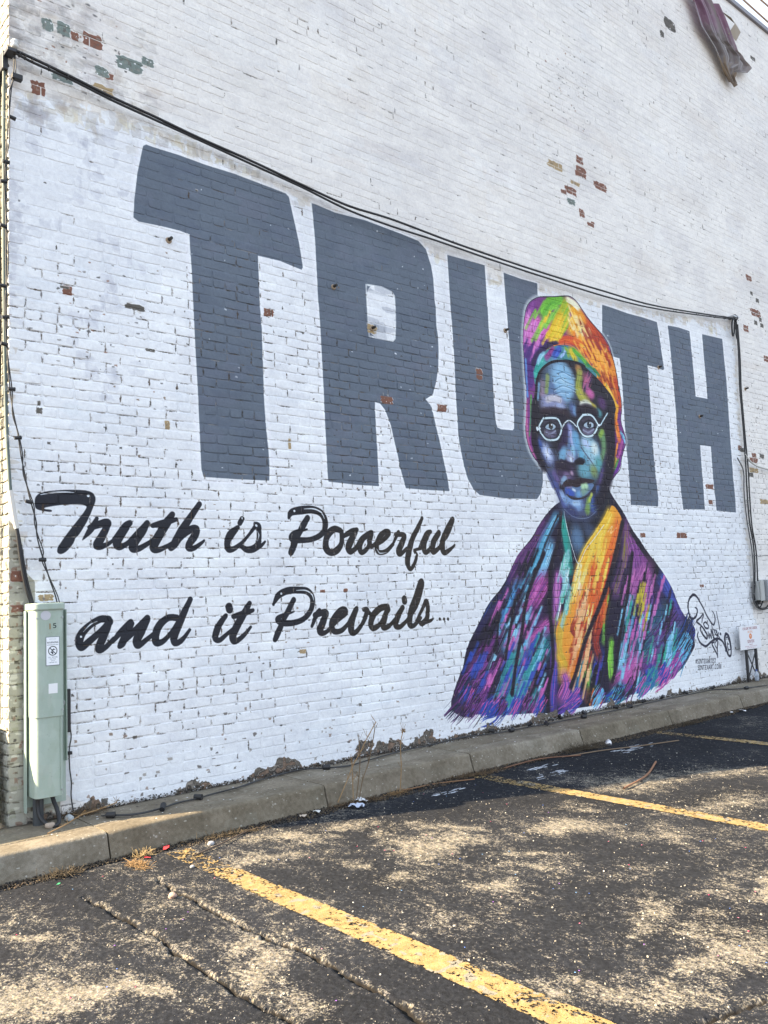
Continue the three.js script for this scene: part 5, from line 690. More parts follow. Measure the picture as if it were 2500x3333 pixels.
const building = thing('brick_building', 'white painted brick building with colourful portrait mural and slate block lettering', 'building');
{
  const dist = (b) => { const x = (b.x0 + b.x1) / 2, y = (b.y0 + b.y1) / 2, dx = x + 1.618, dy = y - 1.253, d2 = dx * dx + dy * dy + 28.7; return (b.x1 - b.x0) * (b.y1 - b.y0) * 5.357 / Math.pow(d2, 1.5) * ((x > .1 || y > 1.3) && y > .36 && x > .03 ? 1 : .01); };
  const order = bricks.map((b, i) => [dist(b), i]).sort((a, b) => b[0] - a[0]), single = new Set(order.slice(0, 300).map((a) => a[1]));
  const rest = [bucket(), bucket(), bucket()], flat = (x, y, z) => [x, y, z];
  bricks.forEach((b, i) => {
    const t = tileOf((b.x0 + b.x1) / 2, (b.y0 + b.y1) / 2);
    if (single.has(i)) { const o = bucket(); brickInto(o, b, flat, i + 1); mesh('brick', geoOf(o), paints[t], building); }
    else brickInto(rest[t], b, flat, i + 1);
  });
  const gs = rest.map(geoOf), all = mergeGeometries(gs, true);
  const m = mesh('brickwork', all, paints, building); m.userData.kind = 'stuff'; m.userData.label = 'rows of thickly painted bricks';
  // mortar: a sheet that lies deeper where the joints are open
  const nx = 220, ny = 278, mort = [bucket(), bucket(), bucket()];
  for (let j = 0; j < ny; j++) for (let i = 0; i < nx; i++) {
    const xa = WX0 + .006 + (WX1 - WX0 - .006) * i / nx, xb = WX0 + .006 + (WX1 - WX0 - .006) * (i + 1) / nx, ya = WTOP * j / ny, yb = WTOP * (j + 1) / ny, o = mort[tileOf((xa + xb) / 2, (ya + yb) / 2)], at = o.pos.length / 3;
    for (const [x, y] of [[xa, ya], [xb, ya], [xb, yb], [xa, yb]]) { const f = fillAt(x, y); o.pos.push(x, y, -.0006 - .0088 * (1 - f) * (.35 + 1.1 * sstep(.3, .75, noise(x * 7, y * 15, 3)))); o.uv.push(x, y); }
    o.idx.push(at, at + 1, at + 2, at, at + 2, at + 3);
  }
  const mg = mergeGeometries(mort.map(geoOf), true); mesh('mortar', mg, paints, building);
  // return face round the left corner, old cream limewash
  const [cv, c] = canvas(512, 1024); const r = rng(91); c.fillStyle = '#aaa89c'; c.fillRect(0, 0, 512, 1024);
  for (let i = 0; i < 3000; i++) { c.fillStyle = ['rgba(92,90,80,.45)', 'rgba(205,203,192,.6)', 'rgba(150,155,140,.5)', 'rgba(60,58,54,.5)', 'rgba(214,212,204,.5)'][Math.floor(r() * 5)]; blob(c, r() * 512, r() * 1024, 3 + r() * 26, 2 + r() * 12, r, 8, .5); }
  const st = canvasTex(cv); st.wrapS = st.wrapT = THREE.RepeatWrapping; st.repeat.set(1 / 1.3, 1 / 2.6);
  const sideMat = std(0xffffff, .9, { map: st, bumpMap: bumpOf(.35), bumpScale: .006, side: THREE.DoubleSide });
  const so = bucket(), turn = (x, y, z) => [-z - .0004, y, -x], rows = Math.floor(WTOP / COURSE), q = rng(12); let sid = 9000;
  for (let j = 0; j < rows; j++) { let x = .0135; const off = j % 2 ? .1 : .2; while (x < 1.4) { const len = x < .1 ? off : .204; brickInto(so, { x0: x + .003, x1: x + len - .009, y0: j * COURSE + .005, y1: (j + 1) * COURSE - .005 }, turn, sid++); x += len; } }
  const sw = mesh('side_brickwork', geoOf(so), sideMat, building); sw.userData.kind = 'stuff'; sw.userData.label = 'sunlit limewashed bricks round the corner';
  const sp = new THREE.PlaneGeometry(1.42, WTOP); sp.rotateY(-Math.PI / 2); sp.translate(.008, WTOP / 2, -.71 - .013); mesh('side_mortar', sp, sideMat, building);
  // body of the building behind the brick faces, and the roof edge
  mesh('wall_core', mergeGeometries([box(.014, WX1, -.2, WTOP - .01, -11, -.0135), box(WX1, 17, -.2, WTOP - .01, -11, -.003)]), std(lin(.75, .73, .70), .9, { bumpMap: bumpOf(.5), bumpScale: .003 }), building);
  const cap = rbox(-.03, 17.03, WTOP, WTOP + .07, -.34, .035, .006); mesh('roof_coping', cap, std(lin(.23, .22, .24), .5, { metalness: .3 }), building);
}
// ------------------------------------------------------------ car park, pavement and kerb
const GY = -.15;
function segDist(px, py, a) { let best = 9; for (let i = 0; i + 3 < a.length; i += 2) { const x0 = a[i], y0 = a[i + 1], dx = a[i + 2] - x0, dy = a[i + 3] - y0, t = clamp(((px - x0) * dx + (py - y0) * dy) / (dx * dx + dy * dy || 1)), d = Math.hypot(px - x0 - dx * t, py - y0 - dy * t); if (d < best) best = d; } return best; }
const crackAt = (x, z) => { let d = 9; const wx = x + (noise(x * 14, z * 14, 50) - .5) * .03 + (noise(x * 60, z * 60, 51) - .5) * .012; for (const c of CRACKS) d = Math.min(d, segDist(wx, z, c)); return d; };
function wearAt(x, z) {   // 0 sealed .. 1 sealer worn off
  let v = 0; const wx = x + (fbm(x * 3, z * 3, 60) - .5) * .5, wz = z + (fbm(x * 3, z * 3, 61) - .5) * .5;
  for (let i = 0; i < WEAR.length; i += 7) { const dx = wx - WEAR[i], dz = wz - WEAR[i + 1], a = WEAR[i + 2], b = WEAR[i + 3], c = WEAR[i + 4], d = WEAR[i + 5], det = a * d - b * c, u = (dx * d - dz * c) / det, w = (a * dz - b * dx) / det, q = u * u + w * w; if (q < 4) v = Math.max(v, WEAR[i + 6] * Math.exp(-q * .8)); }
  return v;
}
const hAt = (x, z) => GY + (fbm(x * 1.1, z * 1.1, 55, 3) - .5) * .012 + (noise(x * 60, z * 60, 56) - .5) * .0035 + (noise(x * 130, z * 130, 57) - .5) * .0022 - .018 * sstep(.015, .004, crackAt(x, z));
function asphaltTex(x0, x1, z0, z1, W, detail) {
  const s = W / (x1 - x0), H = Math.round((z1 - z0) * s), [cv, c] = canvas(W, H), im = c.createImageData(W, H), d = im.data;
  // coarse fields on a grid
  const gx = Math.ceil((x1 - x0) / .02) + 2, gz = Math.ceil((z1 - z0) / .02) + 2, wear = new Float32Array(gx * gz), crk = new Float32Array(gx * gz), tone = new Float32Array(gx * gz);
  for (let j = 0; j < gz; j++) for (let i = 0; i < gx; i++) { const x = x0 + i * .02, z = z0 + j * .02; wear[j * gx + i] = wearAt(x, z); crk[j * gx + i] = crackAt(x, z); tone[j * gx + i] = fbm(x * 1.7, z * 1.7, 63); }
  const get = (f, x, z) => { const u = (x - x0) / .02, w = (z - z0) / .02, i = Math.floor(u), j = Math.floor(w), a = u - i, b = w - j, k = j * gx + i; return f[k] * (1 - a) * (1 - b) + f[k + 1] * a * (1 - b) + f[k + gx] * (1 - a) * b + f[k + gx + 1] * a * b; };
  for (let j = 0; j < H; j++) for (let i = 0; i < W; i++) {
    const x = x0 + (i + .5) / s, z = z0 + (j + .5) / s, k = (j * W + i) * 4;
    const w = get(wear, x, z), ck = get(crk, x, z), tn = get(tone, x, z);
    const n1 = noise(x * 210, z * 190, 65), n2 = noise(x * 90, z * 62, 66), n3 = noise(x * 24, z * 15, 67), chip = .30 * hash(i, j, 64) + .36 * n1 + .20 * n2 + .14 * n3;
    const streak = noise(x * 3 + z * 2, z * 9 - x * 5, 69), wornEdge = .34 * sstep(.05, .014, ck) * (noise(x * 14, z * 14, 68) > .45 ? 1 : .2);
    const level = Math.max(w * .92, wornEdge) + .30 * sstep(.44, .68, tn) + .10 * (streak - .5) + (n3 - .5) * .22, expo = sstep(.755 - .46 * level, .815 - .46 * level, chip) * (.72 + .28 * n2);
    let R = 37 + (tn - .5) * 16 + (n2 - .5) * 14, G = R * 1.05, B = R * 1.18; const g0 = hash(i, j, 5);
    R += (g0 - .5) * 12; G += (g0 - .5) * 12; B += (g0 - .5) * 12;
    const st = 100 + 62 * hash(Math.floor(x * 240), Math.floor(z * 170), 7) + 20 * (n2 - .5), sw = hash(Math.floor(x * 200), Math.floor(z * 150), 9);
    const r1 = st * (sw < .2 ? 1.04 : 1), g1 = st * .955, b1 = st * (.80 + .12 * sw);
    R += (r1 - R) * expo; G += (g1 - G) * expo; B += (b1 - B) * expo;
    const film = .10 * sstep(.25, .9, w) * (1 - expo); R += (120 - R) * film; G += (112 - G) * film; B += (96 - B) * film;
    if (ck < .014) { const q = sstep(.014, .006, ck); R += (34 - R) * q; G += (31 - G) * q; B += (28 - B) * q; }
    d[k] = clamp(R, 0, 255); d[k + 1] = clamp(G, 0, 255); d[k + 2] = clamp(B, 0, 255); d[k + 3] = 255;
  }
  c.putImageData(im, 0, 0);
  const r = rng(33);   // thin whitish scuffs in the sealer
  c.setTransform(s, 0, 0, s, -x0 * s, -z0 * s); c.lineCap = 'round';
  for (let i = 0; i < detail; i++) { const x = x0 + r() * (x1 - x0), z = z0 + r() * (z1 - z0); c.strokeStyle = `rgba(150,148,140,${.1 + r() * .25})`; c.lineWidth = .002 + r() * .004; c.beginPath(); c.moveTo(x, z); c.lineTo(x + (r() - .5) * .12, z + (r() - .5) * .03); c.stroke(); }
  for (const [x, z, w, n] of [[3.75, .83, .14, 20], [2.7, .85, .16, 14], [4.9, .95, .3, 30], [3.55, 1.05, .2, 14]]) for (let i = 0; i < n; i++) { c.strokeStyle = 'rgba(206,212,222,.8)'; c.lineWidth = .006 + r() * .01; const px = x + (r() - .5) * w * 2, pz = z + (r() - .5) * w * .5; c.beginPath(); c.moveTo(px, pz); c.lineTo(px + .02 + r() * .06, pz + (r() - .5) * .01); c.stroke(); }
  const t = canvasTex(cv); t.flipY = false; t.repeat.set(1 / (x1 - x0), 1 / (z1 - z0)); t.offset.set(-x0 / (x1 - x0), -z0 / (z1 - z0)); return t;
}
function sheet(x0, x1, z0, z1, step, lift = 0, h = hAt) {
  const nx = Math.ceil((x1 - x0) / step), nz = Math.ceil((z1 - z0) / step), pos = new Float32Array((nx + 1) * (nz + 1) * 3), uv = new Float32Array((nx + 1) * (nz + 1) * 2), idx = new Uint32Array(nx * nz * 6); let p = 0, u = 0, q = 0;
  for (let j = 0; j <= nz; j++) for (let i = 0; i <= nx; i++) { const x = x0 + (x1 - x0) * i / nx, z = z0 + (z1 - z0) * j / nz; pos[p++] = x; pos[p++] = h(x, z) + lift; pos[p++] = z; uv[u++] = x; uv[u++] = z; }
  for (let j = 0; j < nz; j++) for (let i = 0; i < nx; i++) { const a = j * (nx + 1) + i, b = a + nx + 1; idx[q++] = a; idx[q++] = b; idx[q++] = a + 1; idx[q++] = b; idx[q++] = b + 1; idx[q++] = a + 1; }
  const g = new THREE.BufferGeometry(); g.setAttribute('position', new THREE.BufferAttribute(pos, 3)); g.setAttribute('uv', new THREE.BufferAttribute(uv, 2)); g.setIndex(new THREE.BufferAttribute(idx, 1)); g.computeVertexNormals(); return g;
}
{
  const near = structure(mesh('car_park_asphalt', sheet(-1.4, 4.6, .5, 4.7, .0125), new THREE.MeshPhysicalMaterial({ roughness: 1, specularIntensity: .25, map: asphaltTex(-1.4, 4.6, .5, 4.7, 2048, 700), bumpMap: bumpOf(.35), bumpScale: .003 })), 'worn black sealed asphalt with sandy bare patches');
  const far = structure(mesh('far_asphalt', sheet(4.6, 12, .5, 4.7, .05), new THREE.MeshPhysicalMaterial({ roughness: 1, specularIntensity: .25, map: asphaltTex(4.6, 12.0, .5, 4.7, 1400, 300), bumpMap: bumpOf(.35), bumpScale: .003 })), 'dark sealed asphalt beyond the parking bay');
  const g = new THREE.PlaneGeometry(500, 500, 1, 1); g.rotateX(-Math.PI / 2); g.translate(0, GY - .03, 0);
  structure(mesh('ground', g, std(lin(.07, .068, .064), .92)), 'wide asphalt ground');
  // worn yellow bay lines
  const line = (x0, x1, za, zb, seed, label) => {
    const W = 64, H = 2000, [cv, c] = canvas(W, H), im = c.createImageData(W, H), [ca, c2] = canvas(W, H), al = c2.createImageData(W, H);
    for (let j = 0; j < H; j++) for (let i = 0; i < W; i++) { const u = i / W, z = za + (zb - za) * j / H, x = x0 + (x1 - x0) * u, k = (j * W + i) * 4, n = .5 * noise(x * 120, z * 90, seed) + .3 * noise(x * 45, z * 40, seed + 1) + .2 * noise(x * 10, z * 7, seed + 2), edge = Math.min(u, 1 - u) * (x1 - x0), wr = .34 * wearAt(x, z) + .26 * sstep(1.9, .7, z) * (u > .06 ? 1 : .3), v = n + .22 * (hash(i, j, seed + 9) - .5) - wr - .3 * sstep(.016, 0, edge) * noise(x * 60, z * 60, seed + 3), on = v > .31 ? 255 : 0, t = (noise(x * 40, z * 40, seed + 5) - .5) * 26 + (hash(i, j, seed) - .5) * 40;
      im.data[k] = clamp(150 + t, 0, 255); im.data[k + 1] = clamp(124 + t, 0, 255); im.data[k + 2] = clamp(74 + t, 0, 255); im.data[k + 3] = 255; if (hash(i, j, seed + 11) > .86 || noise(x * 30, z * 30, seed + 12) > .8) { const g = 104 + 50 * hash(i, j, seed + 13); im.data[k] = g; im.data[k + 1] = g * .95; im.data[k + 2] = g * .84; } al.data[k] = al.data[k + 1] = al.data[k + 2] = on; al.data[k + 3] = 255; }
    c.putImageData(im, 0, 0); c2.putImageData(al, 0, 0); const a = canvasTex(cv), b = new THREE.CanvasTexture(ca); b.magFilter = THREE.LinearFilter;
    for (const t of [a, b]) { t.flipY = false; t.repeat.set(1 / (x1 - x0), 1 / (zb - za)); t.offset.set(-x0 / (x1 - x0), -za / (zb - za)); }
    tag(mesh('parking_line', sheet(x0, x1, za, zb, .02, .0042), std(0xffffff, .75, { map: a, alphaMap: b, alphaTest: .5, bumpMap: bumpOf(.3), bumpScale: .002 })), label, 'road marking', 'yellow parking bay lines');
  };
  line(.632, .782, .70, 4.69, 200, 'worn yellow bay line running past the two long asphalt cracks');
  line(3.165, 3.300, .64, 4.69, 210, 'worn yellow bay line starting beside the single tall dry weed');
  line(5.600, 5.730, .66, 4.69, 220, 'faded yellow bay line lying in the shade beyond the foil ball');
  // kerb and pavement, cast in lengths
  const pave = new THREE.Group(); pave.name = 'pavement'; scene.add(pave); structure(pave, 'narrow concrete pavement with rounded kerb along the wall');
  const [cv, c] = canvas(1024, 512), r = rng(41), im = c.createImageData(1024, 512);
  for (let j = 0; j < 512; j++) for (let i = 0; i < 1024; i++) { const n = (wrapN(i / 8, j / 8, 128, 1) - .5) * 20 + (wrapN(i / 64, j / 64, 16, 2) - .5) * 26 + (hash(i, j, 3) - .5) * 26, k = (j * 1024 + i) * 4; im.data[k] = 119 + n; im.data[k + 1] = 110 + n; im.data[k + 2] = 95 + n; im.data[k + 3] = 255; }
  c.putImageData(im, 0, 0);
  for (let i = 0; i < 900; i++) { c.fillStyle = ['rgba(90,86,80,.35)', 'rgba(196,194,186,.6)', 'rgba(120,112,100,.35)', 'rgba(220,220,214,.5)'][Math.floor(r() * 4)]; blob(c, r() * 1024, r() * 512, 2 + r() * 7, 1.5 + r() * 5, r, 7, .5); }
  for (let i = 0; i < 60; i++) { c.fillStyle = ['rgba(108,102,94,.10)', 'rgba(172,168,158,.12)', 'rgba(96,88,78,.10)'][Math.floor(r() * 3)]; blob(c, r() * 1024, r() * 512, 30 + r() * 160, 14 + r() * 60, r, 16, .4); }
  const ct = canvasTex(cv); ct.wrapS = ct.wrapT = THREE.RepeatWrapping;
  const mats = [0, 1, 2].map((i) => { const t = ct.clone(); t.repeat.set(1 / 2.1, 1 / 1.05); t.offset.set(i * .37, i * .21); t.needsUpdate = true; return std([0xffffff, 0xf1efea, 0xf7f5f2][i], .88, { map: t, bumpMap: bumpOf(.3), bumpScale: .0025 }); });
  const JX = [-5.2, -3.8, -2.45, -1.05, .367, 1.868, 3.27, 4.66, 6.08, 7.5, 8.92, 10.34, 11.8, 13.2, 14.6, 16.0, 17.4];
  const cast = (prof, x0, x1, seed) => { const n = 26, pos = [], uv = [], idx = [], m = prof.length; let L = 0; const len = prof.map((p, i) => i ? (L += Math.hypot(p[0] - prof[i - 1][0], p[1] - prof[i - 1][1])) : 0);
    for (let i = 0; i <= n; i++) for (let k = 0; k < m; k++) { const x = x0 + (x1 - x0) * i / n, e = Math.min(i, n - i) === 0 ? 1 : 0, w = (noise(x * 3, k * .3 + seed, 71) - .5) * .006 + (noise(x * 20, k * .9 + seed, 72) - .5) * .0025; pos.push(x, prof[k][1] + w * .5 - e * .003, prof[k][0] + w - e * .003); uv.push(x, len[k]); }
    for (let i = 0; i < n; i++) for (let k = 0; k < m - 1; k++) { const a = i * m + k, b = a + m; idx.push(a, a + 1, b, b, a + 1, b + 1); }
    for (const i of [0, n]) { const at = pos.length / 3; for (let k = 0; k < m; k++) { pos.push(pos[(i * m + k) * 3], pos[(i * m + k) * 3 + 1], pos[(i * m + k) * 3 + 2]); uv.push(prof[k][0], prof[k][1]); } pos.push(pos[i * m * 3], -.2, prof[0][0]); uv.push(prof[0][0], -.2); const cI = at + m; for (let k = 0; k < m - 1; k++) i ? idx.push(cI, at + k + 1, at + k) : idx.push(cI, at + k, at + k + 1); }
    const g = new THREE.BufferGeometry(); g.setAttribute('position', new THREE.Float32BufferAttribute(pos, 3)); g.setAttribute('uv', new THREE.Float32BufferAttribute(uv, 2)); g.setIndex(idx); g.computeVertexNormals(); return g; };
  const kp = [[.364, -.2], [.364, -.006], [.369, 0], [.43, 0], [.515, 0], [.533, -.003], [.544, -.010], [.550, -.022], [.555, -.05], [.572, -.1], [.592, -.16], [.60, -.2]];
  const sp = [[-.012, -.2], [-.012, .001], [.05, .001], [.15, 0], [.25, 0], [.349, -.001], [.356, -.008], [.356, -.2]];
  for (let i = 0; i + 1 < JX.length; i++) { mesh('kerb_segment', cast(kp, JX[i] + .005, JX[i + 1] - .005, i * 3.1), mats[i % 3], pave); mesh('pavement_slab', cast(sp, JX[i] + .004, JX[i + 1] - .004, i * 5.7 + 1), mats[(i + 1) % 3], pave); }
  mesh('joint_bed', box(-5.2, 17.4, -.19, -.035, .0, .50), std(lin(.05, .045, .04), .95), pave);
}
// ------------------------------------------------------------ green service cabinet
const BLACK = std(lin(.018, .018, .02), .55), DARK = std(lin(.03, .03, .032), .6), GALV = std(lin(.42, .43, .44), .42, { metalness: .7 });
{
  const t = thing('service_cabinet', 'pale green metal service cabinet against the wall corner with warning label', 'utility cabinet');
  const [cv, c] = canvas(256, 512), r = rng(51); c.fillStyle = '#a2b1a6'; c.fillRect(0, 0, 256, 512);
  for (let i = 0; i < 260; i++) { c.fillStyle = ['rgba(150,172,160,.12)', 'rgba(196,208,192,.12)', 'rgba(128,140,126,.10)'][Math.floor(r() * 3)]; blob(c, r() * 256, r() * 512, 6 + r() * 60, 8 + r() * 80, r, 12, .4); }
  for (let i = 0; i < 70; i++) { c.fillStyle = 'rgba(96,100,88,.4)'; blob(c, r() * 256, r() * 512, 1 + r() * 3, 1 + r() * 4, r, 6, .4); }
  const gt = canvasTex(cv); gt.wrapS = gt.wrapT = THREE.RepeatWrapping; gt.repeat.set(2, .8);
  const green = std(0xffffff, .5, { map: gt, bumpMap: bumpOf(.4), bumpScale: .0006 });
  const column = (x0, x1, z0, z1, y0, y1, rad, bevel = .003) => { const s = new THREE.Shape(), w = x1 - x0, d = z1 - z0; s.moveTo(0, 0); s.lineTo(w, 0); s.lineTo(w, -d + rad); s.quadraticCurveTo(w, -d, w - rad, -d); s.lineTo(rad, -d); s.quadraticCurveTo(0, -d, 0, -d + rad); s.closePath(); const g = new THREE.ExtrudeGeometry(s, { depth: y1 - y0 - 2 * bevel, bevelEnabled: true, bevelSize: bevel, bevelThickness: bevel, bevelSegments: 2, curveSegments: 10 }); g.rotateX(-Math.PI / 2); g.translate(x0, y0 + bevel, z0); return g; };
  mesh('back_channel', mergeGeometries([box(.080, .326, .10, 1.245, .018, .024), box(.080, .086, .075, 1.245, .024, .06), box(.320, .326, .34, 1.245, .024, .055)]), green, t);
  mesh('lower_cover', column(.102, .262, .030, .168, .165, .640, .036), green, t);
  const upper = mesh('upper_cover', column(.098, .266, .026, .174, .622, 1.250, .038), green, t);
  mesh('lid', column(.093, .271, .020, .180, 1.245, 1.287, .042, .008), green, t);
  for (const [x, y, z] of [[.108, 1.2, .16], [.255, 1.2, .168], [.255, .66, .168], [.25, .20, .163]]) mesh('screw', new THREE.CylinderGeometry(.005, .005, .006, 8).rotateX(Math.PI / 2).translate(x, y, z + .011), GALV, t);
  mesh('hasp', mergeGeometries([rbox(.264, .274, .70, .76, .10, .13, .002), new THREE.TorusGeometry(.012, .0035, 6, 14).translate(.276, .69, .115).toNonIndexed()]), GALV, t);
  mesh('seam_rib', box(.2415, .2445, .2, .62, .1705, .1735), green, t);
  const flatOn = (x0, x1, y0, y1, mat, name) => mesh(name, rbox(x0, x1, y0, y1, .1775, .1787, .0005), mat, upper);
  { const [k, d] = canvas(256, 512); d.fillStyle = '#e9edf2'; d.fillRect(0, 0, 256, 512); d.strokeStyle = '#2a3340'; d.lineWidth = 7; d.strokeRect(4, 4, 248, 504); d.fillStyle = '#27303c'; d.textAlign = 'center'; d.strokeStyle = '#8a929c'; d.lineWidth = 3; d.beginPath(); d.ellipse(128, 42, 62, 13, 0, 0, 7); d.stroke();
    d.font = 'bold 44px sans-serif'; d.fillText('WARNING', 128, 118); d.font = 'bold 19px sans-serif'; d.fillText('UNDERGROUND CABLE', 128, 152);
    d.lineWidth = 15; d.strokeStyle = '#1d2530'; d.beginPath(); d.arc(128, 252, 78, 0, 7); d.stroke(); d.fillStyle = '#1d2530'; d.beginPath(); d.ellipse(126, 292, 15, 20, .3, 0, 7); d.fill(); d.beginPath(); d.ellipse(100, 274, 12, 14, .6, 0, 7); d.fill(); d.lineWidth = 12; d.beginPath(); d.moveTo(98, 240); d.lineTo(140, 226); d.lineTo(176, 236); d.stroke(); d.beginPath(); d.moveTo(150, 210); d.lineTo(108, 284); d.stroke(); d.lineWidth = 14; d.beginPath(); d.moveTo(74, 198); d.lineTo(182, 306); d.stroke();
    d.fillStyle = '#4a5460'; d.font = '30px sans-serif'; d.fillText('CALL BEFORE', 128, 376); d.fillText('YOU DIG', 128, 408); d.font = 'bold 19px sans-serif'; d.fillText('toll free', 128, 436); d.font = 'bold 22px sans-serif'; d.fillText('1-800-482-7171', 128, 466);
    const lt = canvasTex(k), L = std(0xffffff, .5, { map: lt }); const g = new THREE.PlaneGeometry(.080, .168); g.translate(.197, 1.004, .1792); mesh('warning_label', mergeGeometries([g]), L, upper); flatOn(.1565, .2375, .9195, 1.0885, std(lin(.3, .32, .35), .6), 'label_backing'); }
  { const [k, d] = canvas(64, 128); d.fillStyle = '#9fb0a4'; d.fillRect(0, 0, 64, 128); d.fillStyle = '#22292a'; d.font = 'bold 120px sans-serif'; d.textAlign = 'center'; d.fillText('5', 32, 106); const g = new THREE.PlaneGeometry(.022, .044); g.translate(.2095, 1.152, .1782); mesh('number_plate', g, std(0xffffff, .5, { map: canvasTex(k) }), upper); }
  const rs = new THREE.CircleGeometry(.030, 20); rs.scale(1, .92, 1); rs.translate(.157, 1.214, .1782); mesh('round_sticker', rs, std(lin(.52, .52, .56), .8), upper);
  flatOn(.179, .185, 1.132, 1.166, std(lin(.30, .16, .05), .8), 'rust_mark'); flatOn(.172, .2245, .758, .815, std(lin(.78, .79, .8), .6), 'square_sticker');
  const loop = [[.135, .19, .10], [.135, .10, .10], [.14, .05, .14], [.165, .015, .20], [.20, .012, .215], [.225, .03, .19], [.232, .08, .14], [.222, .14, .10], [.215, .2, .09]].map((p) => new THREE.Vector3(...p));
  mesh('cable_loop', tube(loop, .0125, 60, 9), BLACK, t);
  mesh('supply_duct', new THREE.CylinderGeometry(.03, .03, .19, 16).translate(.145, .09, .075), std(lin(.05, .055, .06), .6), t);
}
{ const q = [[.352, .70, .02], [.352, .58, .022], [.356, .52, .02], [.362, .47, .018], [.350, .40, .018], [.352, .28, .018], [.362, .2, .016], [.36, .12, .016], [.372, .03, .016]].map((p) => new THREE.Vector3(...p)); const t = thing('earth_wire', 'thin dark earth wire clipped to the wall beside the green cabinet', 'wire'); mesh('wire', tube(q, .004, 60, 6), DARK, t); mesh('guard_strip', rbox(.336, .358, .50, .76, .002, .028, .004), BLACK, t); mesh('clip', rbox(.342, .366, .365, .385, .003, .026, .003), BLACK, t); }
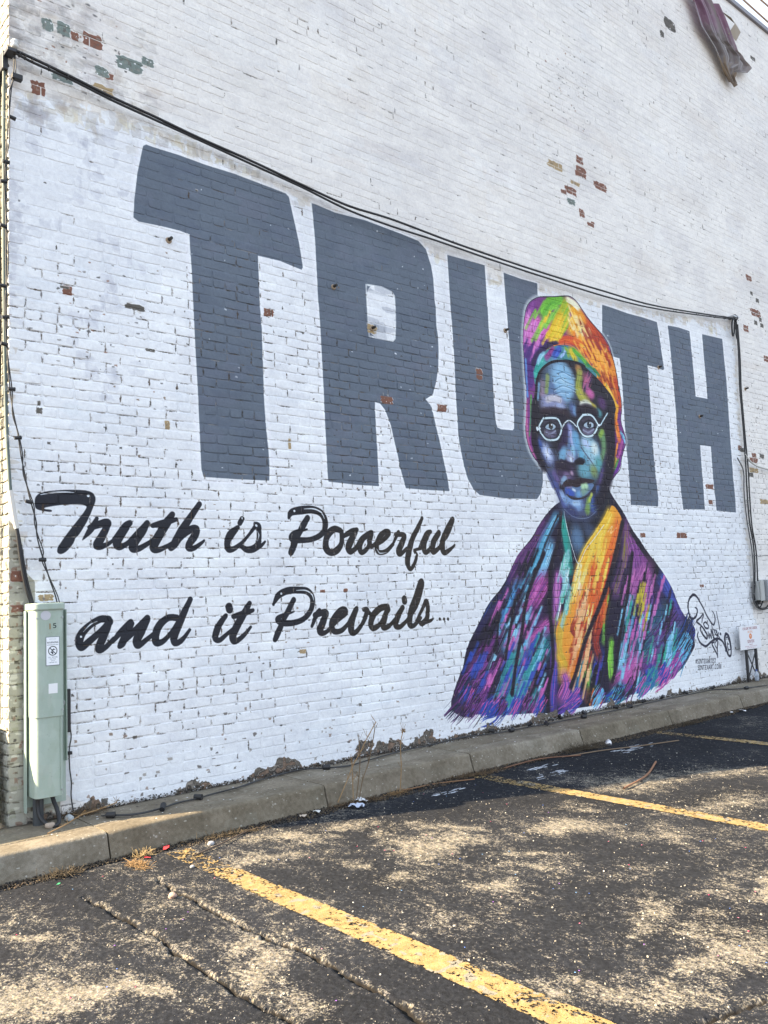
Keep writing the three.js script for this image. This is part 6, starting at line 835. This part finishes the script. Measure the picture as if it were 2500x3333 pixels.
// ------------------------------------------------------------ overhead cables, brackets, feeds
{
  const t = thing('cable_bundle', 'pair of black cables sagging across the wall above the block letters', 'cable');
  mesh('upper_cable', tube(vecs(CABLE_A), .0095, 200, 8), BLACK, t); mesh('lower_cable', tube(vecs(CABLE_B), .0085, 200, 8), BLACK, t);
  const lash = []; const A = new THREE.CatmullRomCurve3(vecs(CABLE_A), false, 'centripetal'); for (let i = 0; i < 10; i++) { const u = [.03, .07, .1, .13, .9, .93, .96, .98, .05, .99][i], p = A.getPoint(u), g = new THREE.TorusGeometry(.017, .003, 5, 14); g.rotateY(Math.PI / 2); g.translate(p.x, p.y - .012, p.z - .004); lash.push(g); } mesh('lashing', mergeGeometries(lash), DARK, t);
  const eL = vecs(CABLE_A)[0], eR = vecs(CABLE_A).at(-1);
  const bl = thing('corner_bracket', 'dark steel bracket holding the cables on the wall corner', 'bracket');
  mesh('plate', rbox(-.035, -.002, eL.y - .10, eL.y + .02, -.30, .004, .006), std(lin(.05, .05, .055), .5, { metalness: .4 }), bl); mesh('arm', mergeGeometries([rbox(-.03, .025, eL.y - .02, eL.y + .005, -.01, .085, .005), rbox(-.3, -.03, eL.y - .05, eL.y - .01, -.2, -.15, .005)]), std(lin(.05, .05, .055), .5, { metalness: .4 }), bl);
  mesh('insulator', new THREE.LatheGeometry([[0, 0], [.018, .002], [.024, .02], [.014, .03], [.024, .042], [.012, .058], [0, .06]].map((p) => new THREE.Vector2(...p)), 14).translate(.02, eL.y + .02, .06), std(lin(.65, .65, .62), .3), bl);
  const br = thing('hook_bracket', 'small steel hook bracket where the sagging cables turn downward', 'bracket');
  mesh('plate', rbox(eR.x - .05, eR.x + .09, eR.y + .012, eR.y + .035, .0, .09, .004), GALV, br); mesh('hook', tube([[eR.x, eR.y + .02, .01], [eR.x + .02, eR.y + .05, .07], [eR.x + .04, eR.y + .01, .09], [eR.x + .02, eR.y - .04, .075]].map((p) => new THREE.Vector3(...p)), .008, 24), DARK, br);
  mesh('loop', tube([[eR.x - .05, eR.y, .075], [eR.x - .085, eR.y - .12, .07], [eR.x - .06, eR.y - .24, .06], [eR.x - .02, eR.y - .2, .06], [eR.x - .005, eR.y - .05, .07]].map((p) => new THREE.Vector3(...p)), .011, 40), BLACK, br);
  mesh('tails', mergeGeometries([tube([[eR.x + .03, eR.y, .07], [eR.x + .06, eR.y - .1, .06], [eR.x + .05, eR.y - .2, .05], [eR.x + .065, eR.y - .26, .05]].map((p) => new THREE.Vector3(...p)), .009, 24), tube([[eR.x + .0, eR.y, .07], [eR.x + .05, eR.y - .06, .05], [eR.x + .075, eR.y - .16, .05]].map((p) => new THREE.Vector3(...p)), .012, 24)]), BLACK, br);
  const dr = thing('drop_cables', 'black cables hanging down the wall into a loop at the grey box', 'cable');
  mesh('cable', tube(vecs(DROP_A), .010, 120), BLACK, dr); mesh('cable', tube(vecs(DROP_B), .009, 120), BLACK, dr); mesh('cable', tube(vecs(DROP_C), .008, 100), std(lin(.10, .10, .10), .6), dr);
  { const D = new THREE.CatmullRomCurve3(vecs(DROP_A), false, 'centripetal'), ties = []; for (let i = 0; i < 9; i++) { const p = D.getPoint(.42 + i * .05), g = new THREE.TorusGeometry(.02, .004, 5, 12); g.rotateX(Math.PI / 2); g.translate(p.x + .008, p.y, p.z - .006); ties.push(g); } mesh('cable_tie', mergeGeometries(ties), std(lin(.2, .2, .2), .6), dr); }
  tag(mesh('rope_cable', tube(vecs(WHITE_CABLE), .012, 40), std(lin(.55, .54, .5), .7)), 'pale cable looping away from the hanging black cables', 'cable');
  const jb = thing('junction_box', 'grey junction box mounted on the wall beside the hanging cable loop', 'junction box');
  mesh('enclosure', rbox(9.05, 9.22, .985, 1.225, .004, .09, .006), std(lin(.36, .37, .36), .6), jb); mesh('cover', rbox(9.075, 9.165, .975, 1.235, .091, .11, .005), std(lin(.42, .43, .41), .55), jb); mesh('enclosure', rbox(9.24, 9.52, .97, 1.24, .004, .12, .006), std(lin(.33, .35, .37), .6), jb); mesh('gland', new THREE.CylinderGeometry(.018, .022, .05, 12).translate(9.12, .955, .05), DARK, jb);
  tag(mesh('thin_wire', tube([[9.16, 1.55, .01], [9.2, 1.56, .02], [9.3, 1.545, .01], [9.45, 1.555, .01], [9.6, 1.55, .01]].map((p) => new THREE.Vector3(...p)), .003, 30, 5), DARK), 'thin dark wire running along the wall above the grey box', 'wire');
  const fd = thing('feed_cables', 'black feed cables coming round the wall corner into the green cabinet', 'cable');
  mesh('riser_cable', tube(vecs(FEED_A), .011, 80), std(lin(.10, .13, .12), .6), fd); mesh('cable', tube(vecs(FEED_B), .0095, 40), BLACK, fd); mesh('cable', tube(vecs(FEED_C), .009, 40), BLACK, fd); mesh('white_sleeve', tube(vecs(FEED_WHITE), .0155, 24, 10), std(lin(.62, .6, .56), .6), fd);
  const rz = [-.1, -.13].map((z) => tube([[-.02, 4.7, z], [-.022, 4, z - .01], [-.02, 3, z + .01], [-.024, 2.2, z - .02], [-.03, 1.4, z - .05], [-.03, .6, z - .06]].map((p) => new THREE.Vector3(...p)), .009, 60)); mesh('riser_cable', rz[0], BLACK, fd); mesh('riser_cable', rz[1], BLACK, fd);
}
{
  const glass = new THREE.MeshPhysicalMaterial({ color: 0xffffff, roughness: .05, transmission: 1, thickness: 0, ior: 1.45, transparent: true, opacity: 1 });
  const bulb = new THREE.LatheGeometry([[.006, 0], [.012, .006], [.02, .022], [.0225, .036], [.019, .05], [.01, .058], [0, .06]].map((p) => new THREE.Vector2(...p)), 14), socket = new THREE.CylinderGeometry(.011, .013, .04, 12);
  const t = thing('string_lights', 'black string lights with clear bulbs hanging down the wall corner', 'string lights'), pts = vecs(LIGHT_CORD);
  mesh('cord', tube(pts, .0042, 220, 6), DARK, t); mesh('cord', tube(pts.map((p, i) => new THREE.Vector3(p.x + .012 * Math.sin(i * 2.1), p.y, p.z + .006 + .006 * Math.cos(i * 1.7))), .0038, 220, 6), DARK, t);
  vecs(LIGHT_BULBS).forEach((p, i) => { const s = mesh('socket', socket, BLACK, t), b = mesh('bulb', bulb, glass, t), a = (i % 3 - 1) * .18; s.position.copy(p); s.rotation.z = Math.PI / 2 + a; b.position.copy(p).add(new THREE.Vector3(-.02, 0, 0)); b.rotation.z = Math.PI / 2 + a; t.updateMatrixWorld(true); s.attach(b); });
  mesh('clip', rbox(pts[1].x - .012, pts[1].x + .052, pts[1].y - .035, pts[1].y, .03, .07, .004), BLACK, t);
  const g = thing('ground_string_lights', 'black string light cable lying along the foot of the wall', 'string lights'), gp = [], r = rng(61); for (let i = 0; i < GROUND_CORD.length; i += 2) gp.push(new THREE.Vector3(GROUND_CORD[i], .008 + r() * .006, Math.max(.02, GROUND_CORD[i + 1])));
  mesh('cord', tube(gp, .0046, 260, 6), DARK, g); mesh('cord', tube(gp.map((p, i) => new THREE.Vector3(p.x + .02, p.y + .003, p.z + .012 * Math.sin(i * 1.9) + .006)), .0042, 260, 6), DARK, g);
  for (let i = 0; i < GROUND_SOCKETS.length; i += 2) { const s = mesh('socket', new THREE.CylinderGeometry(.016, .019, .052, 12), BLACK, g); s.position.set(GROUND_SOCKETS[i], .02, Math.max(.03, GROUND_SOCKETS[i + 1])); s.rotation.set(Math.PI / 2 + r() * .5, 0, r() * 3); }
  for (let i = 0; i < 9; i++) { const s = mesh('socket', new THREE.CylinderGeometry(.015, .018, .05, 10), BLACK, g); s.position.set(3.9 + i * .47 + r() * .2, .022, .04 + r() * .03); s.rotation.set(1.2 + r(), r() * 3, r() * 3); }
}
// ------------------------------------------------------------ mural sign on its stand
{
  const t = thing('mural_sign', 'small white mural information sign on a black cross-braced stand', 'sign');
  const iron = std(lin(.025, .024, .026), .5), x0 = 8.50, x1 = 9.03, y0 = .395, y1 = .682, z = .075;
  const board = mesh('board', rbox(x0, x1, y0, y1, z - .004, z + .004, .002), std(lin(.74, .74, .74), .5), t);
  const [k, d] = canvas(768, 416); d.fillStyle = '#e8e8ea'; d.fillRect(0, 0, 768, 416); d.textAlign = 'center'; d.fillStyle = '#8a2a34'; d.font = 'bold 62px sans-serif'; d.fillText('COLOR THE CREEK', 384, 66); d.fillStyle = '#d8772e'; d.font = '58px sans-serif'; d.fillText('MURAL', 384, 126);
  d.beginPath(); d.ellipse(384, 186, 50, 50, 0, 0, 7); d.fill(); d.fillStyle = '#f4efe6'; d.font = 'bold 66px sans-serif'; d.fillText('1', 384, 210); d.fillStyle = '#8a2a34'; d.font = 'bold 74px sans-serif'; d.fillText('SINTEX', 384, 304); d.font = 'bold 24px sans-serif'; d.fillText('THANKS TO', 384, 342); d.fillStyle = '#a2505a'; d.font = '25px sans-serif'; d.fillText('DOWNTOWN · HIGHWAY HOUSE HOTEL', 384, 374); d.fillText('COLUMBIA STREET HERITAGE', 384, 402);
  const g = new THREE.PlaneGeometry(x1 - x0 - .004, y1 - y0 - .004); g.translate((x0 + x1) / 2, (y0 + y1) / 2, z + .0048); mesh('sign_face', g, std(0xffffff, .45, { map: canvasTex(k) }), board);
  for (const x of [8.66, 8.90]) mesh('leg', rbox(x, x + .03, .0, .55, z - .034, z - .006, .002), iron, t);
  const bar = (xa, ya, xb, yb, zz) => { const L = Math.hypot(xb - xa, yb - ya), q = new THREE.BoxGeometry(L, .013, .008); q.rotateZ(Math.atan2(yb - ya, xb - xa)); q.translate((xa + xb) / 2, (ya + yb) / 2, zz); return q; };
  mesh('cross_brace', bar(8.685, .06, 8.905, .385, z - .012), iron, t); mesh('cross_brace', bar(8.905, .06, 8.685, .385, z - .026), iron, t); mesh('rail', mergeGeometries([bar(8.69, .39, 8.90, .39, z - .019)]), iron, t);
  const b = thing('plastic_bottle', 'discarded clear plastic bottle at the foot of the sign stand', 'bottle');
  mesh('body', new THREE.LatheGeometry([[0, 0], [.024, .002], [.027, .015], [.025, .045], [.027, .075], [.022, .1], [.011, .115], [.010, .125], [0, .125]].map((p) => new THREE.Vector2(...p)), 18).translate(8.80, .004, .10), new THREE.MeshPhysicalMaterial({ color: lin(.7, .76, .84), roughness: .2, transmission: .55, thickness: 0 }), b); mesh('cap', new THREE.CylinderGeometry(.012, .012, .016, 14).translate(8.80, .136, .10), std(lin(.05, .09, .3), .5), b);
}
// ------------------------------------------------------------ torn banner hanging from the roof edge
{
  const e = vecs(BANNER_EDGE), shape = new THREE.Shape(e.map((p) => new THREE.Vector2(p.x, p.y)));
  const fold = (u, v) => .035 * Math.sin(u * 19 + v * .9) + .014 * Math.sin(u * 47 + v * 1.6) + .015 * Math.sin(v * 2.2);
  // rows between the left and right outline
  const L = e.slice(0, 7), R = [e[19], e[18], e[17], e[16], e[15], e[14], e[13], e[12], e[11], e[10], e[9]], at = (list, y) => { for (let i = 0; i + 1 < list.length; i++) if ((list[i].y - y) * (list[i + 1].y - y) <= 0) { const t = (y - list[i].y) / (list[i + 1].y - list[i].y || 1); return list[i].x + (list[i + 1].x - list[i].x) * t; } return list.at(-1).x; };
  const yT = Math.min(L[0].y, R[0].y), yB = L.at(-1).y, ny = 70, nx = 44, pos = [], uv = [], idx = [];
  for (let j = 0; j <= ny; j++) { const y = yT + (yB - yT) * j / ny, xa = at(L, y), rawB = at(R, y), tail = sstep(.84, 1, j / ny), xb = rawB * (1 - tail) + (xa + .22) * tail; for (let i = 0; i <= nx; i++) { const u = i / nx, s = .55 + .45 * Math.sin(Math.PI * u); pos.push(xa + (xb - xa) * u , y + .02 * Math.sin(u * 13) * tail, .06 + .03 * s + .7 * fold(u, y)); uv.push(u, 1 - j / ny); } }
  for (let j = 0; j < ny; j++) for (let i = 0; i < nx; i++) { const a = j * (nx + 1) + i, b = a + nx + 1; idx.push(a, b, a + 1, b, b + 1, a + 1); }
  const g = new THREE.BufferGeometry(); g.setAttribute('position', new THREE.Float32BufferAttribute(pos, 3)); g.setAttribute('uv', new THREE.Float32BufferAttribute(uv, 2)); g.setIndex(idx); g.computeVertexNormals();
  const [k, d] = canvas(256, 512), r = rng(63); d.fillStyle = '#918a8a'; d.fillRect(0, 0, 256, 512);
  for (let i = 0; i < 240; i++) { const v = r(), x = r() * 256; d.fillStyle = v < .42 ? ['rgba(118,58,98,.32)', 'rgba(140,92,124,.3)', 'rgba(104,70,92,.32)', 'rgba(170,150,165,.25)'][Math.floor(r() * 4)] : v < .8 ? ['rgba(110,106,104,.3)', 'rgba(150,148,146,.3)', 'rgba(98,88,92,.3)', 'rgba(130,118,112,.3)'][Math.floor(r() * 4)] : ['rgba(150,126,98,.35)', 'rgba(134,114,92,.35)'][Math.floor(r() * 2)]; blob(d, x, v * 512, 5 + r() * 30, 60 + r() * 120, r, 12, .3); }
  const cloth = new THREE.MeshPhysicalMaterial({ map: canvasTex(k), roughness: .9, transmission: .35, thickness: 0, side: THREE.DoubleSide });
  const t = thing('torn_banner', 'torn faded purple and grey banner cloth hanging from the roof edge', 'banner'); mesh('cloth', g, cloth, t);
  const f = vecs(BANNER_FLAP), fs = new THREE.BufferGeometry(), fp = []; const q = f.map((p, i) => [p, new THREE.Vector3(p.x - .22, p.y + .02, p.z + .03 * Math.sin(i))]); for (let i = 0; i + 1 < q.length; i++) for (const v of [q[i][0], q[i][1], q[i + 1][0], q[i][1], q[i + 1][1], q[i + 1][0]]) fp.push(v.x, v.y, v.z); fs.setAttribute('position', new THREE.Float32BufferAttribute(fp, 3)); fs.computeVertexNormals(); mesh('loose_flap', fs, std(lin(.33, .28, .22), .9, { side: THREE.DoubleSide }), t);
  mesh('top_rod', new THREE.CylinderGeometry(.012, .012, .6, 8).rotateZ(Math.PI / 2).translate((L[0].x + R[0].x) / 2, yT + .005, .12), DARK, t);
}
// overhead lines beyond the roof edge
{
  const mk = (a, b, label) => { const d = new THREE.Vector3().subVectors(b, a), p = []; for (let i = 0; i <= 8; i++) { const u = -1.2 + i * .55; p.push(a.clone().addScaledVector(d, u * 3)); } tag(mesh('overhead_line', tube(p, .012, 40, 6), std(lin(.5, .33, .22), .7)), label, 'cable', 'overhead lines above the roof edge'); };  // orange-brown colour stands in for sky glare tinting dark cables
  for (const o of SKY_LINES) mk(new THREE.Vector3(o[0], o[1], o[2]), new THREE.Vector3(o[3], o[4], o[5]), SKY_LINES.indexOf(o) ? 'thin overhead line coloured with sky glare, farther from the roof edge' : 'thin overhead line coloured with sky glare, running close beside the roof edge');
}
// ------------------------------------------------------------ wall anchors
{ const A = vecs(ANCHORS), L = ['rusty anchor stub left of the first letter stem', 'anchor stub on a white chip high on the letter R', 'dark anchor stub between the arms of the letter U', 'black anchor knob on old paint beside the hanging cables', 'rusty anchor stub inside the bowl of the letter R', 'small anchor stub under the arm of the second letter T', 'dark anchor stub on the crossbar of the letter H'];
  A.forEach((p, i) => { const t = thing('wall_anchor', L[i], 'anchor', 'anchor stubs in the wall'); mesh('stub', new THREE.CylinderGeometry(.011, .013, .05, 10).rotateX(Math.PI / 2).translate(p.x, p.y, .022), std(lin(.04, .035, .03), .7, { metalness: .3 }), t); mesh('collar', new THREE.CylinderGeometry(.02, .024, .01, 10).rotateX(Math.PI / 2).translate(p.x, p.y - .004, .005), std(lin(.35, .26, .18), .85), t); }); }
// ------------------------------------------------------------ left of the corner
{ const conc = std(lin(.27, .27, .25), .92, { bumpMap: bumpOf(.5), bumpScale: .006 });
  const lw = thing('low_concrete_wall', 'low grey concrete wall butting against the building corner', 'wall'); mesh('wall', rbox(-2.6, -.036, -.15, .575, -.26, -.07, .008), conc, lw); mesh('downpipe_stub', new THREE.CylinderGeometry(.02, .02, .3, 12).translate(-.055, .15, -.04), std(lin(.2, .3, .27), .6), lw); }
// ------------------------------------------------------------ weeds, litter, loose stones
function blade(p0, dir, len, bend, w, r) { const pts = []; for (let i = 0; i <= 4; i++) { const t = i / 4; pts.push(new THREE.Vector3(p0.x + dir.x * len * t + bend.x * t * t, p0.y + dir.y * len * t + bend.y * t * t, p0.z + dir.z * len * t + bend.z * t * t)); } return new THREE.TubeGeometry(new THREE.CatmullRomCurve3(pts), 5, w, 3, false); }
const STRAW = [std(lin(.30, .19, .09), .9), std(lin(.15, .10, .055), .9), std(lin(.36, .27, .14), .9), std(lin(.09, .07, .045), .95)];
function tuft(name, label, x, z, y, n, len, spread, mat, seed, lie = .5) { const r = rng(seed), g = []; for (let i = 0; i < n; i++) { const a = r() * 6.28, u = clamp(lie + r() * (1.1 - lie)), L = len * (.3 + r() * .8), d = new THREE.Vector3(Math.cos(a) * u, .1 + (1 - u) * .9, Math.sin(a) * u).normalize(), px = (r() + r() - 1), p = new THREE.Vector3(x + px * spread[0] * .55, y + r() * len * .25, z + (r() + r() - 1) * spread[1] * .55 + px * spread[0] * .1), pts = [p.clone()]; let q = p.clone(); for (let k = 0; k < 4; k++) { d.x += (r() - .5) * 1.1; d.y += (r() - .55) * .7; d.z += (r() - .5) * 1.1; d.normalize(); q = q.clone().addScaledVector(d, L / 4); q.y = Math.max(q.y, y); pts.push(q); } g.push(new THREE.TubeGeometry(new THREE.CatmullRomCurve3(pts), 6, .0006 + r() * .0011, 3, false)); } return tag(mesh(name, mergeGeometries(g), mat), label, 'weed'); }
tuft('dry_grass_tuft', 'bleached straw-coloured dead grass tuft on the sunny asphalt', .43, .80, -.147, 300, .045, [.07, .20], STRAW[0], 301, .75);
tuft('dry_grass_tuft', 'brown dead weed clump against the kerb beside the green scrap', .06, .66, -.147, 190, .06, [.22, .05], STRAW[3], 302, .3);
tuft('dry_grass_tuft', 'small pale dry sprig at the kerb joint', .52, .665, -.147, 90, .06, [.10, .03], STRAW[2], 303, .2);
tuft('dry_grass_tuft', 'brown dead weeds at the foot of the tall dry stems', 2.08, .645, -.147, 200, .05, [.5, .05], STRAW[1], 304, .4);
tuft('dry_grass_tuft', 'dead weeds round the single tall dry stem', 2.42, .645, -.147, 120, .05, [.22, .05], STRAW[0], 305, .4);
tuft('dry_grass_tuft', 'dark dead weeds at the kerb joint where the second bay line starts', 3.22, .66, -.147, 260, .055, [.7, .06], STRAW[1], 306, .4);
tuft('dry_grass_tuft', 'thick dark dead weed clump at the kerb joint beside the foil ball', 4.55, .68, -.147, 360, .08, [.5, .10], STRAW[3], 307, .3);
tuft('dry_grass_tuft', 'dead weeds at the far kerb joint past the faded bay line', 6.2, .66, -.147, 200, .06, [.7, .06], STRAW[3], 308, .3);
tuft('dry_grass_tuft', 'dead weeds on the pavement behind the green cabinet cable loop', .42, .06, 0, 220, .07, [.32, .08], STRAW[1], 309, .3);
tuft('dry_grass_tuft', 'wispy dead weeds at the foot of the sign stand', 8.55, .03, 0, 160, .11, [.7, .05], STRAW[3], 310, .1);
tuft('dry_grass_tuft', 'brown leaf litter and dead stalks along the sunny kerb', 1.05, .65, -.147, 260, .045, [.6, .04], STRAW[3], 311, .5);
STEMS.forEach((s, i) => { const p = vecs(s), g = [tube(p, .0032, 24, 5)], r = rng(400 + i); for (let k = 1; k < p.length; k++) for (let q = 0; q < 3; q++) g.push(blade(p[k], new THREE.Vector3(r() - .5, .5, r() - .5).normalize(), .03 + r() * .03, new THREE.Vector3(0, .01, 0), .0014, r)); if (i === 4) for (let q = 0; q < 40; q++) g.push(blade(p.at(-1), new THREE.Vector3(r() - .5, r() - .5, r() - .5).normalize(), .02, new THREE.Vector3(), .0016, r));
  tag(mesh('dry_weed_stem', mergeGeometries(g), STRAW[i % 2 ? 1 : 0]), ['tallest leaning reddish dry weed stem by the kerb joint', 'thin upright dry weed stem beside the tallest leaning stem', 'short straight dry weed stem within the clump of stems', 'thin dry weed stem with side twigs within the clump', 'single dry weed stem with a seed head standing apart'][i], 'weed', 'dry weed stems along the kerb'); });
{ const p = vecs(WEED_STEM), r = rng(420), g = [tube(p, .0036, 30, 5)]; for (let k = 1; k < p.length; k++) for (let q = 0; q < 4; q++) g.push(blade(p[k], new THREE.Vector3(r() - .3, r() * .6, r() - .5).normalize(), .05, new THREE.Vector3(0, -.01, 0), .0013, r)); tag(mesh('leaning_weed', mergeGeometries(g), STRAW[0]), 'orange-brown dead weed leaning across the pavement from the wall', 'weed'); }
const TL = ['long bare twig resting against the kerb by the single dry stem', 'reddish twig lying at the dark weed clump', 'long thin twig lying past the foil ball', 'curved brown twig lying across the edge of the shade', 'dark stick lying along the kerb over the bay line end'];
TWIGS.forEach((a, i) => { const p = []; for (let k = 0; k < a.length; k += 2) p.push(new THREE.Vector3(a[k], -.142 + (i === 0 ? .01 * (k === 0) : .002) + (k % 4 ? .006 : 0), Math.max(.625, a[k + 1]))); tag(mesh('twig', tube(p, i === 3 ? .0075 : .0045, 30, 6), std([lin(.22, .12, .06), lin(.2, .1, .06), lin(.2, .14, .09), lin(.26, .13, .07), lin(.1, .07, .05)][i], .9)), TL[i], 'twig', 'twigs on the asphalt'); });
{ const S = ['crumpled white paper scrap by the clump of dry stems', 'flat bluish plastic scrap beside the white paper', 'pale paper scrap at the kerb near the second joint', 'tan cardboard scrap at the kerb', 'red petal scrap at the end of the first bay line', 'shiny foil ball on the shaded asphalt', 'white paper flake by the dark weed clump', 'white litter at the far kerb joint', 'green plastic scrap by the brown weed clump', 'red paper scrap lying in the kerb gutter', 'pale litter flake at the far kerb'], col = [[.75, .78, .82], [.45, .5, .62], [.6, .6, .58], [.5, .42, .34], [.5, .03, .05], [.6, .6, .62], [.75, .75, .75], [.7, .7, .72], [.04, .35, .14], [.45, .04, .05], [.7, .7, .7]], size = [.09, .1, .05, .06, .035, .05, .04, .07, .025, .06, .05];
  for (let i = 0; i < S.length; i++) { const r = rng(500 + i), g = i === 5 ? new THREE.IcosahedronGeometry(size[i] * .6, 2) : new THREE.PlaneGeometry(size[i], size[i] * .55, 6, 4), a = g.attributes.position; if (i !== 5) g.rotateX(-Math.PI / 2); for (let k = 0; k < a.count; k++) { const q = noise(a.getX(k) * 60, a.getZ(k) * 60 + a.getY(k) * 40, 7 + i); i === 5 ? a.setXYZ(k, a.getX(k) * (.75 + q * .5), a.getY(k) * (.75 + q * .5), a.getZ(k) * (.75 + q * .5)) : a.setY(k, q * size[i] * .3); } g.computeVertexNormals(); g.rotateY(r() * 6); g.translate(SCRAPS[2 * i], -.146 + (i === 5 ? .027 : .004), Math.max(.63, SCRAPS[2 * i + 1])); tag(mesh('litter_scrap', g, std(lin(...col[i]), i === 5 ? .25 : .6, { side: THREE.DoubleSide, metalness: i === 5 ? .8 : 0 })), S[i], 'litter', 'litter in the gutter'); } }
{ // loose chippings, soil and leaf crumbs, confetti
  const g0 = new THREE.IcosahedronGeometry(1, 0), M = new THREE.Matrix4(), Q = new THREE.Quaternion(), E = new THREE.Euler(), V = new THREE.Vector3(), S = new THREE.Vector3();
  const scatter = (name, label, n, mat, seed, at, cols) => { const r = rng(seed), m = new THREE.InstancedMesh(g0, mat, n); m.name = name; m.castShadow = m.receiveShadow = true; for (let i = 0; i < n; i++) { const [x, y, z, s, f] = at(r); E.set(r() * 6, r() * 6, r() * 6); Q.setFromEuler(E); V.set(x, y, z); S.set(s, s * f, s * (.6 + r() * .5)); M.compose(V, f < .3 ? new THREE.Quaternion().setFromEuler(E.set(0, E.y, 0)) : Q, S); m.setMatrixAt(i, M); m.setColorAt(i, lin(...cols[Math.floor(r() * cols.length)])); } m.userData = { kind: 'stuff', label }; scene.add(m); return m; };
  const stone = std(0xffffff, .85);
  scatter('loose_chippings', 'pale loose chippings scattered on the asphalt', 5200, stone, 601, (r) => { let x, z, k = 0; do { x = -.9 + r() * 6; z = .66 + r() * 3.9; k++; } while (r() > .25 + wearAt(x, z) && k < 4); const s = .0012 + Math.pow(r(), 4) * .005; return [x, hAt(x, z) + s * .2, z, s, .6]; }, [[.42, .38, .31], [.36, .32, .25], [.46, .44, .4], [.28, .26, .22], [.1, .1, .1]]);
  scatter('gutter_soil', 'dark soil and leaf crumbs along the kerb foot', 9000, stone, 602, (r) => { const x = -.6 + r() * 9; const w = .035 + .06 * noise(x * 3, 1, 8); const z = .588 + Math.pow(r(), 1.5) * w * 1.3, s = .002 + r() * .0065; return [x, GY + .003 + r() * .014 * Math.max(0, 1 - (z - .59) / .09), z, s, .6]; }, [[.025, .02, .017], [.045, .034, .025], [.07, .048, .03], [.018, .016, .015], [.1, .075, .045]]);
  scatter('wall_foot_soil', 'soil, flaked paint and leaf crumbs along the wall foot', 3000, stone, 603, (r) => { const x = .3 + r() * 9; const w = .015 + .07 * sstep(.35, .8, noise(x * 3, 4, 9)); const z = .003 + Math.pow(r(), 1.6) * w, s = .002 + r() * .006; return [x, .002 + r() * .03 * Math.max(0, 1 - z / .06), z, s, .6]; }, [[.05, .045, .04], [.08, .065, .05], [.14, .12, .1], [.035, .03, .028], [.5, .5, .5]]);
  scatter('pavement_flakes', 'white paint flakes lying on the pavement', 260, stone, 604, (r) => [r() * 9, .002, .05 + r() * .45, .003 + r() * .006, .2], [[.7, .7, .7], [.6, .6, .58], [.1, .09, .08]]);
  scatter('confetti', 'tiny coloured confetti dots on the asphalt', 90, stone, 605, (r) => { const x = -.5 + r() * 3.5, z = .75 + r() * 3; return [x, hAt(x, z) + .0025, z, .004, .2]; }, [[.6, .05, .16], [.1, .2, .6], [.3, .12, .5], [.7, .2, .3], [.2, .4, .7]]);
  [[.62, 1.05, .014, 'grey pebble between the two asphalt cracks'], [.33, 1.40, .022, 'pinkish brown pebble lodged on the first long crack'], [.9, .74, .02, 'grey pebble in the gutter by the leaf litter'], [.31, .12, .03, 'pale rock beside the cabinet cable loop'], [.17, .2, .028, 'brown rock inside the cabinet cable loop']].forEach(([x, z, s, l], i) => { const g = new THREE.IcosahedronGeometry(s, 2), a = g.attributes.position; for (let k = 0; k < a.count; k++) { const q = .8 + .4 * noise(a.getX(k) * 50 + i, a.getY(k) * 50 + a.getZ(k) * 30, 3); a.setXYZ(k, a.getX(k) * q, a.getY(k) * q * .7, a.getZ(k) * q); } g.computeVertexNormals(); g.translate(x, (i > 2 ? 0 : GY) + s * .5, z); tag(mesh('pebble', g, std([lin(.3, .3, .3), lin(.42, .28, .22), lin(.36, .36, .37), lin(.4, .42, .42), lin(.35, .28, .22)][i], .9)), l, 'stone'); });
}
renderer.render(scene, camera);
